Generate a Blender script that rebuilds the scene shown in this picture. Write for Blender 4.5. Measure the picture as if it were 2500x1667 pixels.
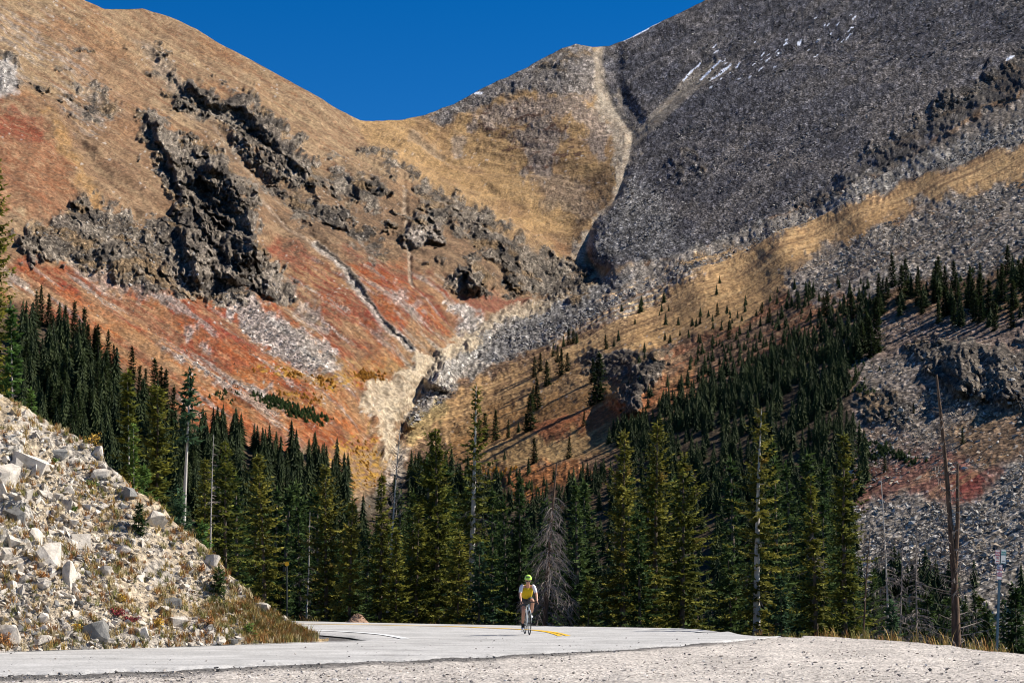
import bpy, bmesh, math, random
import numpy as np
from mathutils import Vector, Matrix, Euler

for _o in list(bpy.data.objects): bpy.data.objects.remove(_o)
SC = bpy.context.scene
COL = SC.collection
R = math.radians

# ------------------------------------------------------------------ camera, sky, sun, exposure
F = 2500 * 70 / 36.0
TH = math.atan((1400 - 833.5) / F)
CAMZ = 1.5
cd = bpy.data.cameras.new("camera"); cam = bpy.data.objects.new("camera", cd); COL.objects.link(cam)
cam.location = (0, 0, CAMZ); cam.rotation_euler = (math.pi / 2 + TH, 0, 0)
cd.lens = 70; cd.sensor_width = 36; cd.clip_start = 0.1; cd.clip_end = 20000
SC.camera = cam
SUN_EL, SUN_AZ = R(42), R(78)          # azimuth clockwise from +Y
w = bpy.data.worlds.new("World"); SC.world = w; w.use_nodes = True
nt = w.node_tree; nt.nodes.clear()
sky = nt.nodes.new("ShaderNodeTexSky"); sky.sky_type = 'NISHITA'; sky.sun_disc = False
sky.sun_elevation = SUN_EL; sky.sun_rotation = SUN_AZ; sky.altitude = 3600
sky.air_density = 1.0; sky.dust_density = 0.0; sky.ozone_density = 4.0
hs = nt.nodes.new("ShaderNodeHueSaturation"); hs.inputs['Saturation'].default_value = 1.36; hs.inputs['Value'].default_value = 1.18; hs.inputs['Hue'].default_value = 0.506
bg = nt.nodes.new("ShaderNodeBackground"); bg.inputs[1].default_value = 0.058
wo = nt.nodes.new("ShaderNodeOutputWorld")
nt.links.new(sky.outputs[0], hs.inputs['Color']); nt.links.new(hs.outputs[0], bg.inputs[0]); nt.links.new(bg.outputs[0], wo.inputs[0])
sd = bpy.data.lights.new("sun", 'SUN'); sd.energy = 5.0; sd.angle = R(0.5); sd.color = (1.0, 0.945, 0.86)
sun = bpy.data.objects.new("sun", sd); COL.objects.link(sun)
SUNV = Vector((math.sin(SUN_AZ) * math.cos(SUN_EL), math.cos(SUN_AZ) * math.cos(SUN_EL), math.sin(SUN_EL)))
sun.rotation_euler = SUNV.to_track_quat('Z', 'Y').to_euler()
SC.view_settings.view_transform = 'Standard'; SC.view_settings.look = 'None'
SC.view_settings.exposure = 0.75; SC.view_settings.gamma = 1; SC.view_settings.use_curve_mapping = False
SC.render.engine = 'CYCLES'; SC.cycles.max_bounces = 4; SC.cycles.diffuse_bounces = 2; SC.cycles.transparent_max_bounces = 4; SC.cycles.filter_width = 1.05

# ------------------------------------------------------------------ helpers
def ray(px, py):
    """pixel of the 2500 px wide photograph -> (X/Y, (Z-CAMZ)/Y)"""
    x = (np.asarray(px, float) - 1250) / F; y = (833.5 - np.asarray(py, float)) / F
    c, s = math.cos(TH), math.sin(TH); d = c - y * s
    return x / d, (s + y * c) / d
def at(px, py, D):
    u, t = ray(px, py); return Vector((float(u) * D, D, CAMZ + float(t) * D))
def ground_y(px, py, z):
    u, t = ray(px, py); return (z - CAMZ) / float(t)

def _h(ix, iy, iz, seed):
    h = (ix.astype(np.int64) * 374761393 + iy.astype(np.int64) * 668265263 + iz.astype(np.int64) * 2147483647 + seed * 1274126177) & 0xffffffff
    h = ((h ^ (h >> 13)) * 1274126177) & 0xffffffff
    h = ((h ^ (h >> 15)) * 2246822519) & 0xffffffff
    h = h ^ (h >> 16)
    return (h & 0xffffff) / float(0xffffff) * 2 - 1
def vn(x, y, z, seed=0):
    x, y, z = np.broadcast_arrays(np.asarray(x, float), np.asarray(y, float), np.asarray(z, float))
    fx, fy, fz = np.floor(x), np.floor(y), np.floor(z)
    dx, dy, dz = x - fx, y - fy, z - fz
    ix, iy, iz = fx.astype(np.int64), fy.astype(np.int64), fz.astype(np.int64)
    sx, sy, sz = [d * d * d * (d * (d * 6 - 15) + 10) for d in (dx, dy, dz)]
    def g(a, b, c): return _h(ix + a, iy + b, iz + c, seed)
    l = lambda a, b, t: a + (b - a) * t
    return l(l(l(g(0,0,0), g(1,0,0), sx), l(g(0,1,0), g(1,1,0), sx), sy),
             l(l(g(0,0,1), g(1,0,1), sx), l(g(0,1,1), g(1,1,1), sx), sy), sz)
def fbm(x, y, z=0.0, o=4, seed=0, gain=0.5):
    r = 0; a = 1; n = 0
    for k in range(o):
        r = r + a * vn(x * 2**k, y * 2**k, np.asarray(z, float) * 2**k + 7.3 * k, seed + k); n += a; a *= gain
    return r / n
def ridged(x, y, z=0.0, o=4, seed=0, gain=0.55):
    r = 0; a = 1; n = 0
    for k in range(o):
        r = r + a * (1 - np.abs(vn(x * 2**k, y * 2**k, np.asarray(z, float) * 2**k + 3.1 * k, seed + k)) * 1.6); n += a; a *= gain
    return r / n
def sstep(a, b, x):
    t = np.clip((x - a) / (b - a), 0, 1); return t * t * (3 - 2 * t)

def tag(o, label=None, cat=None, group=None, kind=None):
    if label: o['label'] = label
    if cat: o['category'] = cat
    if group: o['group'] = group
    if kind: o['kind'] = kind
    return o
def mesh_np(name, V, Fq, mats, parent=None, cols=None, smooth=False, matidx=None, attrs=None):
    """V (n,3), Fq = array (m,3|4) or list of such arrays"""
    me = bpy.data.meshes.new(name)
    V = np.asarray(V, np.float32)
    Fl = Fq if isinstance(Fq, list) else [Fq]
    Fl = [np.asarray(f, np.int32) for f in Fl if len(f)]
    me.vertices.add(len(V)); me.vertices.foreach_set('co', V.ravel())
    loops = np.concatenate([f.ravel() for f in Fl]); tot = np.concatenate([np.full(len(f), f.shape[1], np.int32) for f in Fl])
    me.loops.add(len(loops)); me.loops.foreach_set('vertex_index', loops)
    me.polygons.add(len(tot)); st = np.concatenate([[0], np.cumsum(tot)[:-1]]).astype(np.int32)
    me.polygons.foreach_set('loop_start', st); me.polygons.foreach_set('loop_total', tot)
    if matidx is not None: me.polygons.foreach_set('material_index', np.asarray(matidx, np.int32))
    me.polygons.foreach_set('use_smooth', np.full(len(tot), bool(smooth)))
    if cols is not None:
        ca = me.color_attributes.new('Col', 'FLOAT_COLOR', 'POINT')
        c4 = np.ones((len(V), 4), np.float32); c4[:, :3] = cols; ca.data.foreach_set('color', c4.ravel())
    for k, a in (attrs or {}).items():
        at_ = me.attributes.new(k, 'FLOAT', 'POINT'); at_.data.foreach_set('value', np.asarray(a, np.float32).ravel())
    me.update(calc_edges=True); me.validate()
    for m in (mats if isinstance(mats, (list, tuple)) else [mats]): me.materials.append(m)
    o = bpy.data.objects.new(name, me); COL.objects.link(o)
    if parent: o.parent = parent
    return o
def empty(name, loc=(0,0,0), rz=0.0):
    o = bpy.data.objects.new(name, None); COL.objects.link(o); o.location = loc; o.rotation_euler = (0,0,rz)
    o.empty_display_size = 0.3; return o

class NT:
    def __init__(s, name):
        s.m = bpy.data.materials.new(name); s.m.use_nodes = True; s.t = s.m.node_tree; s.t.nodes.clear()
        s.out = s.n('ShaderNodeOutputMaterial'); s.b = s.n('ShaderNodeBsdfPrincipled'); s.l(s.b.outputs[0], s.out.inputs[0])
        s.b.inputs['Specular IOR Level'].default_value = 0.2; s.b.inputs['Roughness'].default_value = 0.85
    def n(s, t, **k):
        x = s.t.nodes.new(t)
        for a, v in k.items(): setattr(x, a, v)
        return x
    def l(s, a, b): s.t.links.new(a, b)
    def obj(s, scale=None):
        tc = s.n('ShaderNodeTexCoord'); o = tc.outputs['Object']
        if scale is not None:
            mp = s.n('ShaderNodeMapping'); mp.inputs['Scale'].default_value = scale; s.l(o, mp.inputs[0]); o = mp.outputs[0]
        return o
    def noise(s, scale, detail=4, rough=0.6, vec=None, dist=0.0):
        x = s.n('ShaderNodeTexNoise'); x.inputs['Scale'].default_value = scale; x.inputs['Detail'].default_value = detail
        x.inputs['Roughness'].default_value = rough; x.inputs['Distortion'].default_value = dist
        s.l(vec if vec is not None else s.obj(), x.inputs['Vector']); return x.outputs['Fac']
    def vor(s, scale, vec=None, out='Color', feature='F1', rnd=1.0):
        x = s.n('ShaderNodeTexVoronoi'); x.feature = feature; x.inputs['Scale'].default_value = scale; x.inputs['Randomness'].default_value = rnd
        s.l(vec if vec is not None else s.obj(), x.inputs['Vector']); return x.outputs[out]
    def ramp(s, fac, stops, interp='LINEAR'):
        x = s.n('ShaderNodeValToRGB'); cr = x.color_ramp; cr.interpolation = interp
        while len(cr.elements) < len(stops): cr.elements.new(0.5)
        for e, (p, c) in zip(cr.elements, stops):
            e.position = p; e.color = tuple(c) + (1,) if hasattr(c, '__len__') else (c, c, c, 1)
        s.l(fac, x.inputs[0]); return x.outputs[0]
    def mix(s, a, b, fac, mode='MIX'):
        x = s.n('ShaderNodeMix'); x.data_type = 'RGBA'; x.blend_type = mode
        for v, i in ((fac, 0), (a, 6), (b, 7)):
            if hasattr(v, 'links'): s.l(v, x.inputs[i])
            else: x.inputs[i].default_value = v if i == 0 else (tuple(v) + (1,) if hasattr(v, '__len__') else (v, v, v, 1))
        return x.outputs[2]
    def math(s, op, a, b=0.0):
        x = s.n('ShaderNodeMath'); x.operation = op
        for v, i in ((a, 0), (b, 1)):
            if hasattr(v, 'links'): s.l(v, x.inputs[i])
            else: x.inputs[i].default_value = v
        return x.outputs[0]
    def attr(s, name, out='Color'):
        x = s.n('ShaderNodeAttribute'); x.attribute_name = name; return x.outputs[out]
    def bump(s, h, strength, dist):
        x = s.n('ShaderNodeBump'); x.inputs['Distance'].default_value = dist
        if hasattr(strength, 'links'): s.l(strength, x.inputs['Strength'])
        else: x.inputs['Strength'].default_value = strength
        s.l(h, x.inputs['Height']); s.l(x.outputs[0], s.b.inputs['Normal'])
    def col(s, c):
        if hasattr(c, 'links'): s.l(c, s.b.inputs['Base Color'])
        else: s.b.inputs['Base Color'].default_value = tuple(c) + (1,)
def simple(name, c, rough=0.6, metal=0.0, spec=0.3, var=0.12, scale=20):
    t = NT(name); n = t.noise(scale, 3)
    t.col(t.mix([x * (1 - var) for x in c], [min(1, x * (1 + var)) for x in c], n))
    t.b.inputs['Roughness'].default_value = rough; t.b.inputs['Metallic'].default_value = metal; t.b.inputs['Specular IOR Level'].default_value = spec
    return t.m

# ------------------------------------------------------------------ the mountains: one sheet in (azimuth, elevation) with true distances
def interp(pts, x):
    p = np.array(pts, float); return np.interp(x, p[:, 0], p[:, 1])
SKY = [(-350,-260),(0,-110),(120,-45),(205,0),(254,21),(300,23),(348,22),(429,47),(480,72),(536,107),(600,140),(670,179),(750,222),(830,268),(879,294),(930,296),(986,291),(1040,280),(1098,258),(1169,222),(1250,184),(1321,147),(1370,120),(1406,107),(1446,117),(1490,112),(1544,89),(1600,60),(1660,31),(1722,0),(1900,-70),(2100,-130),(2300,-180),(2500,-200),(2850,-230)]
def planeA(px, py): u, t = ray(px, py); return 275 / (.40 - .45 * u - t)
def planeB(px, py): u, t = ray(px, py); return 565 / (.62 + .05 * u - t)
def planeC(px, py): u, t = ray(px, py); return 420 / (.50 + .35 * u - t)
def planeD(px, py): u, t = ray(px, py); return 150 / (.27 + .42 * u - t)
CT = []
for f, L in ((planeA, [(-350,-200),(-350,100),(-350,400),(-350,700),(-350,1100),(-350,1600),(0,-50),(0,200),(0,450),(0,700),(0,1000),(0,1300),(200,60),(200,300),(200,550),(200,780),(200,1150),(200,1600),(400,100),(400,350),(400,600),(400,850),(400,1250),(600,200),(600,450),(600,700),(600,950),(600,1150),(600,1600),(760,250),(800,380),(800,600),(800,800),(800,1000),(800,1250),(950,420),(960,600),(950,760),(1100,500),(1120,680),(1250,610),(900,1400)]),
             (planeB, [(1100,290),(1200,240),(1080,380),(1200,440),(1320,180),(1350,300),(1340,480),(1430,180),(1440,330),(1440,480)]),
             (planeC, [(1500,120),(1600,80),(1700,30),(1640,250),(1600,420),(1560,560),(1800,150),(1800,400),(1490,655),(1500,560),(1520,615),(1650,600),(2000,-80),(2000,100),(2200,-150),(2200,50),(2200,200),(2500,-180),(2500,0),(2850,-210),(2850,-50),(1900,450),(2000,400),(2100,340),(2200,280),(2300,220),(2400,150),(2500,90),(2650,-20),(2350,-80),(2350,80),(1900,250),(2650,-180),(1700,400)]),
             (planeD, [(1100,1040),(1200,920),(1350,850),(1500,760),(1500,950),(1500,1200),(1500,1600),(1700,690),(1700,850),(1700,1050),(1700,1350),(1900,600),(1900,800),(1900,1050),(2100,530),(2100,750),(2100,1000),(2100,1300),(2100,1600),(2300,450),(2300,650),(2300,900),(2300,1200),(2500,360),(2500,600),(2500,900),(2500,1250),(2500,1600),(2850,250),(2850,600),(2850,1000),(2850,1600),(1200,1200),(1200,1500)])):
    for px, py in L: CT.append((px, py, float(f(px, py))))
CT += [(1050,930,880),(1190,800,1000),(1310,745,1090),(1470,692,1150),(975,1080,790),(1435,600,1218),(1500,470,1290),(1545,330,1412),(1460,200,1562),(1600,650,1130),(1750,600,1131),(1850,560,1134),(1950,515,1140),(2050,460,1153),(2150,410,1163),(2250,350,1180),(2350,290,1196),(2450,230,1215),(2550,170,1233),(2700,90,1250),(880,300,1380),(1000,300,1440)]
CTa = np.array(CT)
def tps_fit(P, v, lam=1e-4):
    n = len(P); d2 = ((P[:, None] - P[None])**2).sum(-1); K = 0.5 * d2 * np.log(d2 + 1e-12) + np.eye(n) * lam
    A = np.zeros((n + 3, n + 3)); A[:n, :n] = K; A[:n, n] = 1; A[:n, n+1:] = P; A[n, :n] = 1; A[n+1:, :n] = P.T
    return np.linalg.solve(A, np.concatenate([v, np.zeros(3)]))
P0 = CTa[:, :2] / 500.0; WT = tps_fit(P0, 1000.0 / CTa[:, 2], 2e-3)
def tps(px, py):
    x = np.asarray(px, float).ravel() / 500; y = np.asarray(py, float).ravel() / 500; r = WT[-3] + WT[-2] * x + WT[-1] * y
    for (a, b), w_ in zip(P0, WT[:-3]):
        d2 = (x - a)**2 + (y - b)**2; r += w_ * 0.5 * d2 * np.log(d2 + 1e-12)
    return (1000.0 / np.maximum(r, 0.3)).reshape(np.shape(px))
NC, NR = 1330, 590
gx = np.linspace(-350, 2850, NC); kk = np.linspace(0, 1, NR)
skyl = interp(SKY, gx) + 2.2 * fbm(gx / 30, 0.5, 0, 4, 5) * sstep(950, 1150, gx) + 0.8 * fbm(gx / 25, 0.5, 0, 3, 6)
GX = np.repeat(gx[None], NR, 0); GY = 1640 + (skyl[None] - 1640) * kk[:, None]
D = tps(GX, GY)
U, T = ray(GX, GY)

def sdist(poly, X, Y):
    """signed distance in px, positive inside"""
    P = np.array(poly, float); n = len(P); dm = np.full(X.shape, 1e9); ins = np.zeros(X.shape, bool)
    for i in range(n):
        a, b = P[i], P[(i + 1) % n]; e = b - a; L = (e**2).sum() + 1e-9
        t = np.clip(((X - a[0]) * e[0] + (Y - a[1]) * e[1]) / L, 0, 1)
        dm = np.minimum(dm, (X - a[0] - t * e[0])**2 + (Y - a[1] - t * e[1])**2)
        c = ((a[1] > Y) != (b[1] > Y)) & (X < (b[0] - a[0]) * (Y - a[1]) / (b[1] - a[1] + 1e-12) + a[0]); ins ^= c
    d = np.sqrt(dm); return np.where(ins, d, -d)
def ldist(line, X, Y):
    """distance to a polyline and the side (>0 = to the right of the direction of travel, image coords)"""
    P = np.array(line, float); best = np.full(X.shape, 1e9); side = np.zeros(X.shape)
    for a, b in zip(P[:-1], P[1:]):
        e = b - a; L = (e**2).sum(); t = np.clip(((X - a[0]) * e[0] + (Y - a[1]) * e[1]) / L, 0, 1)
        dx, dy = X - a[0] - t * e[0], Y - a[1] - t * e[1]; d = np.sqrt(dx**2 + dy**2)
        m = d < best; best = np.where(m, d, best); side = np.where(m, np.sign(e[0] * dy - e[1] * dx), side)
    return best, side
_m = sstep(0, 34, sdist([(1490,90),(1500,-320),(2950,-320),(2950,52),(2700,104),(2550,184),(2350,304),(2150,426),(1950,532),(1750,618),(1600,668),(1510,640),(1500,560),(1550,420),(1570,320),(1500,220)], GX, GY))
D = D * (1 - _m) + planeC(GX, GY) * _m
# ragged coordinates for the borders of every patch
WX = GX + 16 * fbm(GX / 45, GY / 45, 0, 5, 11); WY = GY + 12 * fbm(GX / 45, GY / 45, 9, 5, 21)
def pm(poly, soft=14, rag=18, sc=22):
    x0, y0 = np.min(poly, 0) - 60; x1, y1 = np.max(poly, 0) + 60
    out = np.zeros(GX.shape); m = (GX > x0) & (GX < x1) & (GY > y0) & (GY < y1)
    s = sdist(poly, WX[m], WY[m]); s = s + rag * fbm(GX[m] / sc, GY[m] / sc, 3, 4, len(poly) * 7 + int(poly[0][0]) % 13, 0.65)
    out[m] = sstep(-soft, soft, s); return out
def lm(line, wd, soft=None):
    x0, y0 = np.min(line, 0) - 80; x1, y1 = np.max(line, 0) + 80
    out = np.zeros(GX.shape); m = (GX > x0) & (GX < x1) & (GY > y0) & (GY < y1)
    d, s = ldist(line, GX[m] + (WX[m] - GX[m]) * .35, GY[m] + (WY[m] - GY[m]) * .35); out[m] = 1 - sstep(wd * .5, wd * 1.4, d); return out

# rock masks (cliff bands and crags)
ROCKS = [
 ([(425,190),(470,195),(520,212),(600,240),(655,285),(700,330),(745,365),(770,410),(765,470),(700,450),(640,405),(590,365),(555,310),(490,275),(440,250)], 1.0),
 ([(368,285),(400,310),(450,340),(520,352),(560,400),(620,480),(645,560),(650,620),(670,690),(600,690),(540,715),(480,700),(440,600),(425,500),(380,400),(355,330)], 1.1),
 ([(35,560),(110,560),(190,480),(260,505),(310,515),(330,540),(430,535),(480,600),(560,640),(650,650),(705,700),(690,735),(640,715),(560,720),(430,738),(330,700),(200,640),(60,620)], .85),
 ([(750,400),(840,425),(890,415),(935,460),(930,520),(880,500),(820,480),(760,450)], .6),
 ([(700,470),(755,500),(780,540),(740,560),(700,520)], .5), ([(855,560),(905,580),(955,630),(935,650),(880,620)], .5),
 ([(880,355),(930,350),(1000,400),(1025,425),(1000,440),(940,400)], .5),
 ([(1000,450),(1060,455),(1140,490),(1185,520),(1250,560),(1310,600),(1400,640),(1470,685),(1420,745),(1340,735),(1270,690),(1180,610),(1080,560),(1020,510)], .62),
 ([(992,585),(1015,545),(1035,520),(1065,525),(1080,560),(1070,590),(1030,600)], .9),
 ([(1103,690),(1125,650),(1150,638),(1180,660),(1185,712),(1125,718)], 1.0), ([(1222,700),(1245,655),(1275,662),(1298,710),(1250,725)], 1.0),
 ([(195,205),(225,190),(262,240),(290,270),(270,295),(205,280)], .45), ([(-20,140),(28,150),(38,200),(25,240),(-20,255)], .5),
 ([(378,95),(400,100),(405,140),(385,130)], .5), ([(690,455),(720,470),(740,520),(700,500)], .5),
 ([(640,690),(675,670),(710,705),(700,738),(650,730)], .9),
 ([(1400,870),(1470,840),(1540,865),(1640,855),(1640,890),(1590,940),(1560,1000),(1520,1010),(1530,940),(1450,900)], .6),
 ([(2230,840),(2300,830),(2400,850),(2520,840),(2700,900),(2700,1010),(2520,1000),(2440,990),(2350,970),(2270,920)], 1.1),
 ([(1960,500),(2060,440),(2160,350),(2300,250),(2500,130),(2640,60),(2640,140),(2500,205),(2330,300),(2200,370),(2100,430),(2000,500)], .5), ([(2060,940),(2140,950),(2250,1000),(2200,1030),(2100,1010)], .6),  # first entry: rock band added to stand in for the shaded gully
 ([(1290,140),(1350,120),(1400,110),(1450,130),(1380,180),(1320,175)], .3), ([(1640,380),(1700,370),(1710,410),(1650,420)], .35),
]
ALB = .60
rock = np.zeros(GX.shape)
for poly, s in ROCKS: rock = np.maximum(rock, s * pm(poly, 20, 44, 26))
X0, Y0, Z0 = U * D, D, T * D
scat = pm([(560,330),(700,380),(860,400),(1000,430),(1180,530),(1330,610),(1440,680),(1380,760),(1200,730),(1050,640),(900,600),(760,560),(640,440)], 40, 50, 40) + .7 * pm([(150,100),(330,120),(460,230),(430,330),(300,330),(200,310),(60,240)], 40, 50, 40)
rock = np.maximum(rock, .75 * np.clip(scat, 0, 1) * sstep(.10, .34, fbm(X0 / 13, Y0 / 34, Z0 / 15, 5, 29, .6)))
sA = X0 * .81 - Y0 * .59; qA = X0 * .59 + Y0 * .81
r1 = ridged(X0 / 26 + .3 * Z0 / 26, Y0 / 60, Z0 / 55, 6, 31, .6)
r2 = ridged(X0 / 9, Y0 / 22, Z0 / 16, 5, 41, .65)
far = D / 900.0
leftm = 1 - sstep(1380, 1480, GX + (GY - 650) * .0)
def saw(p, seed):
    i = np.floor(p); f = p - i; hgt = .55 + .45 * _h(i, i * 0, i * 0, seed)
    return hgt * np.minimum(f * 7, 1) * (1 - f)
wq = fbm(X0 / 30, Y0 / 60, Z0 / 22, 5, 35, .6)
s1 = saw((X0 + .35 * Z0) / (9.5 * far) + 1.9 * wq, 1); s2 = saw((X0 + .2 * Z0) / (3.6 * far) + 1.6 * wq + 1.1 * fbm(X0 / 8, Y0 / 20, Z0 / 6, 3, 36), 2)
chunk = sstep(-.25, .35, fbm(X0 / 16, Y0 / 40, Z0 / 12, 3, 37))
s3 = saw((X0 + .25 * Z0) / (1.7 * far) + 1.2 * wq + 1.3 * fbm(X0 / 5, Y0 / 14, Z0 / 3, 3, 38), 3)
disp = rock * (5.5 * r1 + 1.6 * r2 + (14 * s1 + 8.5 * s2 + 4.6 * s3) * (.35 + .65 * chunk)) * np.clip(far, .45, 1.3)
# spurs: long gentle side to the right, an abrupt drop on the left where the sun does not reach
def spur(line, wl, wr, amp):
    global disp
    L = np.array(line, float); x0, y0 = L.min(0) - wr - 30; x1, y1 = L.max(0) + wr + 30
    m = (GX > x0) & (GX < x1) & (GY > y0) & (GY < y1); xx, yy = WX[m], WY[m]
    d, s = ldist(line, xx, yy)
    e = L[-1] - L[0]; e /= np.hypot(*e)
    al = ((xx - L[0][0]) * e[0] + (yy - L[0][1]) * e[1]) / np.hypot(*(L[-1] - L[0])); env = sstep(-.04, .12, al) * (1 - sstep(.85, 1.05, al))
    # travelling down the picture the left-hand (sun-less) side of the crest is s>0
    h = np.where(s > 0, np.clip(1 - d / wl, 0, 1), np.clip(1 - d / wr, 0, 1)**1.2)
    disp[m] += amp * h * env * (1 + .25 * r1[m])
spur([(455,205),(520,240),(600,270),(660,330),(720,385),(770,430)], 16, 60, 20)
spur([(490,390),(545,425),(585,470),(610,520),(628,580),(640,640)], 70, 60, 42)
spur([(380,300),(400,360),(430,430),(455,500)], 12, 40, 16)
spur([(560,555),(545,600),(560,660),(580,700)], 16, 40, 14)
spur([(430,545),(455,600),(480,660),(500,700)], 14, 40, 14)
spur([(1035,520),(1000,560),(990,590)], 10, 50, 10)
spur([(1145,635),(1150,665),(1165,712)], 30, 30, 13)
spur([(1250,655),(1262,690),(1280,722)], 22, 30, 11)
spur([(655,672),(650,700),(660,735)], 10, 40, 9)
spur([(740,425),(765,455),(790,500)], 12, 40, 10)
spur([(850,420),(875,450),(880,490)], 14, 35, 10)
spur([(2640,110),(2560,160),(2480,215),(2350,290),(2200,375),(2100,430),(1990,500)], 34, 80, 36)
# bank undercuts and the hollow under the crag on the right-hand slope
spur([(1090,868),(1080,905),(1055,948)], 38, 60, 20)
spur([(985,990),(1000,1020),(1005,1050)], 26, 40, 9)
spur([(1440,590),(1455,625),(1490,668)], 18, 60, 7)
spur([(1300,775),(1240,800),(1180,850)][::-1], 14, 30, 0)
spur([(1610,850),(1590,900),(1565,950),(1530,1010)], 110, 130, 20)
spur([(2345,835),(2340,890),(2350,960)], 40, 80, 9)
spur([(2430,850),(2440,920),(2460,985)], 40, 80, 9)
# gullies (cut into the slope)
def gully(line, wd, dep):
    global disp
    L = np.array(line, float); x0, y0 = L.min(0) - 90; x1, y1 = L.max(0) + 90
    m = (GX > x0) & (GX < x1) & (GY > y0) & (GY < y1)
    d, s = ldist(line, GX[m] * .6 + WX[m] * .4, GY[m] * .6 + WY[m] * .4); disp[m] -= dep * np.clip(1 - d / wd, 0, 1)**1.3
gully([(640,500),(700,560),(770,600),(840,660),(885,720),(930,790),(1000,860)], 10, 5)
gully([(980,400),(988,470),(992,560),(1002,640),(1008,700)], 9, 5)
gully([(350,130),(400,180),(440,215),(520,300),(600,400),(680,480),(780,600)], 30, 9)
gully([(165,300),(230,400),(300,480),(330,520)], 22, 5)
gully([(960,300),(1040,350),(1120,410),(1220,490),(1330,540)], 14, 5)
gully([(1460,130),(1460,200),(1500,270),(1545,330),(1540,400),(1500,480),(1440,560),(1425,600),(1450,660)], 16, 6)
gully([(1740,150),(1660,230),(1590,300),(1545,345)], 18, 7)
gully([(2620,80),(2500,150),(2330,265),(2150,380),(2030,450),(1950,505)], 46, 10)
gully([(960,1100),(985,1040),(1020,950),(1050,900),(1120,850)], 30, 12)
# general roughness: down-slope runnels, lumps, rubble
talusR = sstep(0, 1, (GX - 1430) / 60)
qD = X0 * .5 - Y0 * .866; sD = X0 * .866 + Y0 * .5
right = sstep(1380, 1480, GX); early = 1 - sstep(1080, 1200, GY)
nh = 3.2 * far * fbm(qA / 26, sA / 150, Z0 / 90, 5, 51, .5) * (1 - right) * early
nh = nh + 3.0 * far * fbm(qD / 40, sD / 160, Z0 / 80, 5, 61, .5) * sstep(950, 1200, GX)
nh = nh + (1.3 - .98 * sstep(1000, 1500, GX + (700 - GY) * .3)) * far * fbm(X0 / (11 * far), Y0 / (11 * far), Z0 / (11 * far), 5, 71, .62)
fine = vn(X0 / (1.9 * far), Y0 / (3.5 * far), Z0 / (1.9 * far), 83) + .7 * vn(X0 / (1.0 * far), Y0 / (2.5 * far), Z0 / (1.0 * far), 84)

# ------------------------------------------------------------------ what grows and lies where (albedo)
def c3(*c): return np.array(c, float)
Cc = np.zeros(GX.shape + (3,)); Cc[:] = c3(.37,.255,.15)
tal = np.zeros(GX.shape)                   # how stony the surface is
def lay(m, c, op=1.0, t=None):
    global tal
    a = np.clip(m * op, 0, 1)
    Cc[:] = Cc * (1 - a[..., None]) + c3(*c) * a[..., None]
    if t is not None: tal = tal * (1 - a) + t * a
TAN, BRN, DRK, RED, ORG, GRY, LGT, PALE, RCK = (.38,.262,.152), (.24,.14,.08), (.13,.085,.055), (.22,.036,.022), (.37,.125,.038), (.17,.16,.16), (.40,.375,.34), (.46,.38,.28), (.19,.16,.128)
nA = fbm(qA / 18, sA / 70, 0, 6, 101, .6); nB = fbm(X0 / 30, Y0 / 60, Z0 / 30, 6, 111, .6)
lay(sstep(-.02, .3, nA) , BRN, .55); lay(sstep(.05, .35, nB), (.34,.15,.06), .5)
stk = fbm(qA / 7, sA / 150, Z0 / 60, 5, 106, .6) * (1 - right)
lay(sstep(.03, .28, stk), (.20,.12,.07), .6); lay(sstep(.08, .3, -stk), (.47,.33,.18), .45)
stk2 = fbm(qA / 3, sA / 40, Z0 / 20, 4, 107, .6) * (1 - right); lay(sstep(.1, .32, stk2), (.27,.12,.065), .5)
# left mountain, lower brown part
lay(pm([(300,240),(420,330),(640,420),(800,470),(1000,480),(1160,560),(1300,640),(1440,700),(1400,780),(1180,800),(1000,860),(700,800),(300,560),(100,420),(80,250)], 40, 40, 50), BRN, .6)
lay(pm([(120,60),(200,110),(330,200),(440,330),(420,420),(300,330),(180,180)], 20, 40, 40), (.30,.16,.085), .5)
lay(pm([(-350,250),(30,270),(110,310),(170,400),(245,560),(150,575),(60,520),(-350,480)], 14, 45, 40), (.30,.115,.055), .6)
lay(pm([(-350,260),(30,265),(90,300),(130,350),(60,350),(-350,330)], 16, 50, 30), RED, .6)
lay(pm([(100,270),(160,380),(240,540),(300,570),(210,420),(150,300)], 10, 20, 30), (.46,.26,.10), .7)
lay(pm([(30,620),(200,660),(420,730),(600,710),(680,750),(730,850),(800,920),(900,930),(920,1010),(920,1090),(700,1100),(430,1100),(380,960),(250,830),(40,760)], 14, 34, 40), (.28,.072,.034), .9, .2)
lay(pm([(150,700),(400,760),(560,760),(640,860),(560,840),(350,800),(200,760)], 22, 50, 40), (.26,.05,.035), .7)
lay(pm([(200,770),(330,820),(480,880),(640,905),(700,950),(900,960),(900,1080),(600,1040),(400,960),(250,850)], 22, 50, 40), ORG, .85)
lay(pm([(0,640),(60,670),(130,700),(260,790),(160,760),(0,720)], 12, 20, 30), (.48,.30,.16), .7)
lay(pm([(640,600),(780,600),(880,720),(960,830),(920,890),(800,900),(720,860),(800,800),(760,720)], 18, 50, 40), RED, .72)
lay(pm([(850,600),(900,640),(960,650),(1010,640),(1070,700),(1140,790),(1100,810),(1020,790),(960,850),(900,780)], 16, 40, 30), RED, .85)
lay(pm([(1100,700),(1200,720),(1290,740),(1250,770),(1150,760)], 12, 30, 30), (.22,.055,.04), .7)
lay(pm([(760,890),(860,870),(960,880),(1000,900),(920,960),(860,920),(780,930)], 14, 30, 30), (.34,.21,.07), .8)
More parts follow.
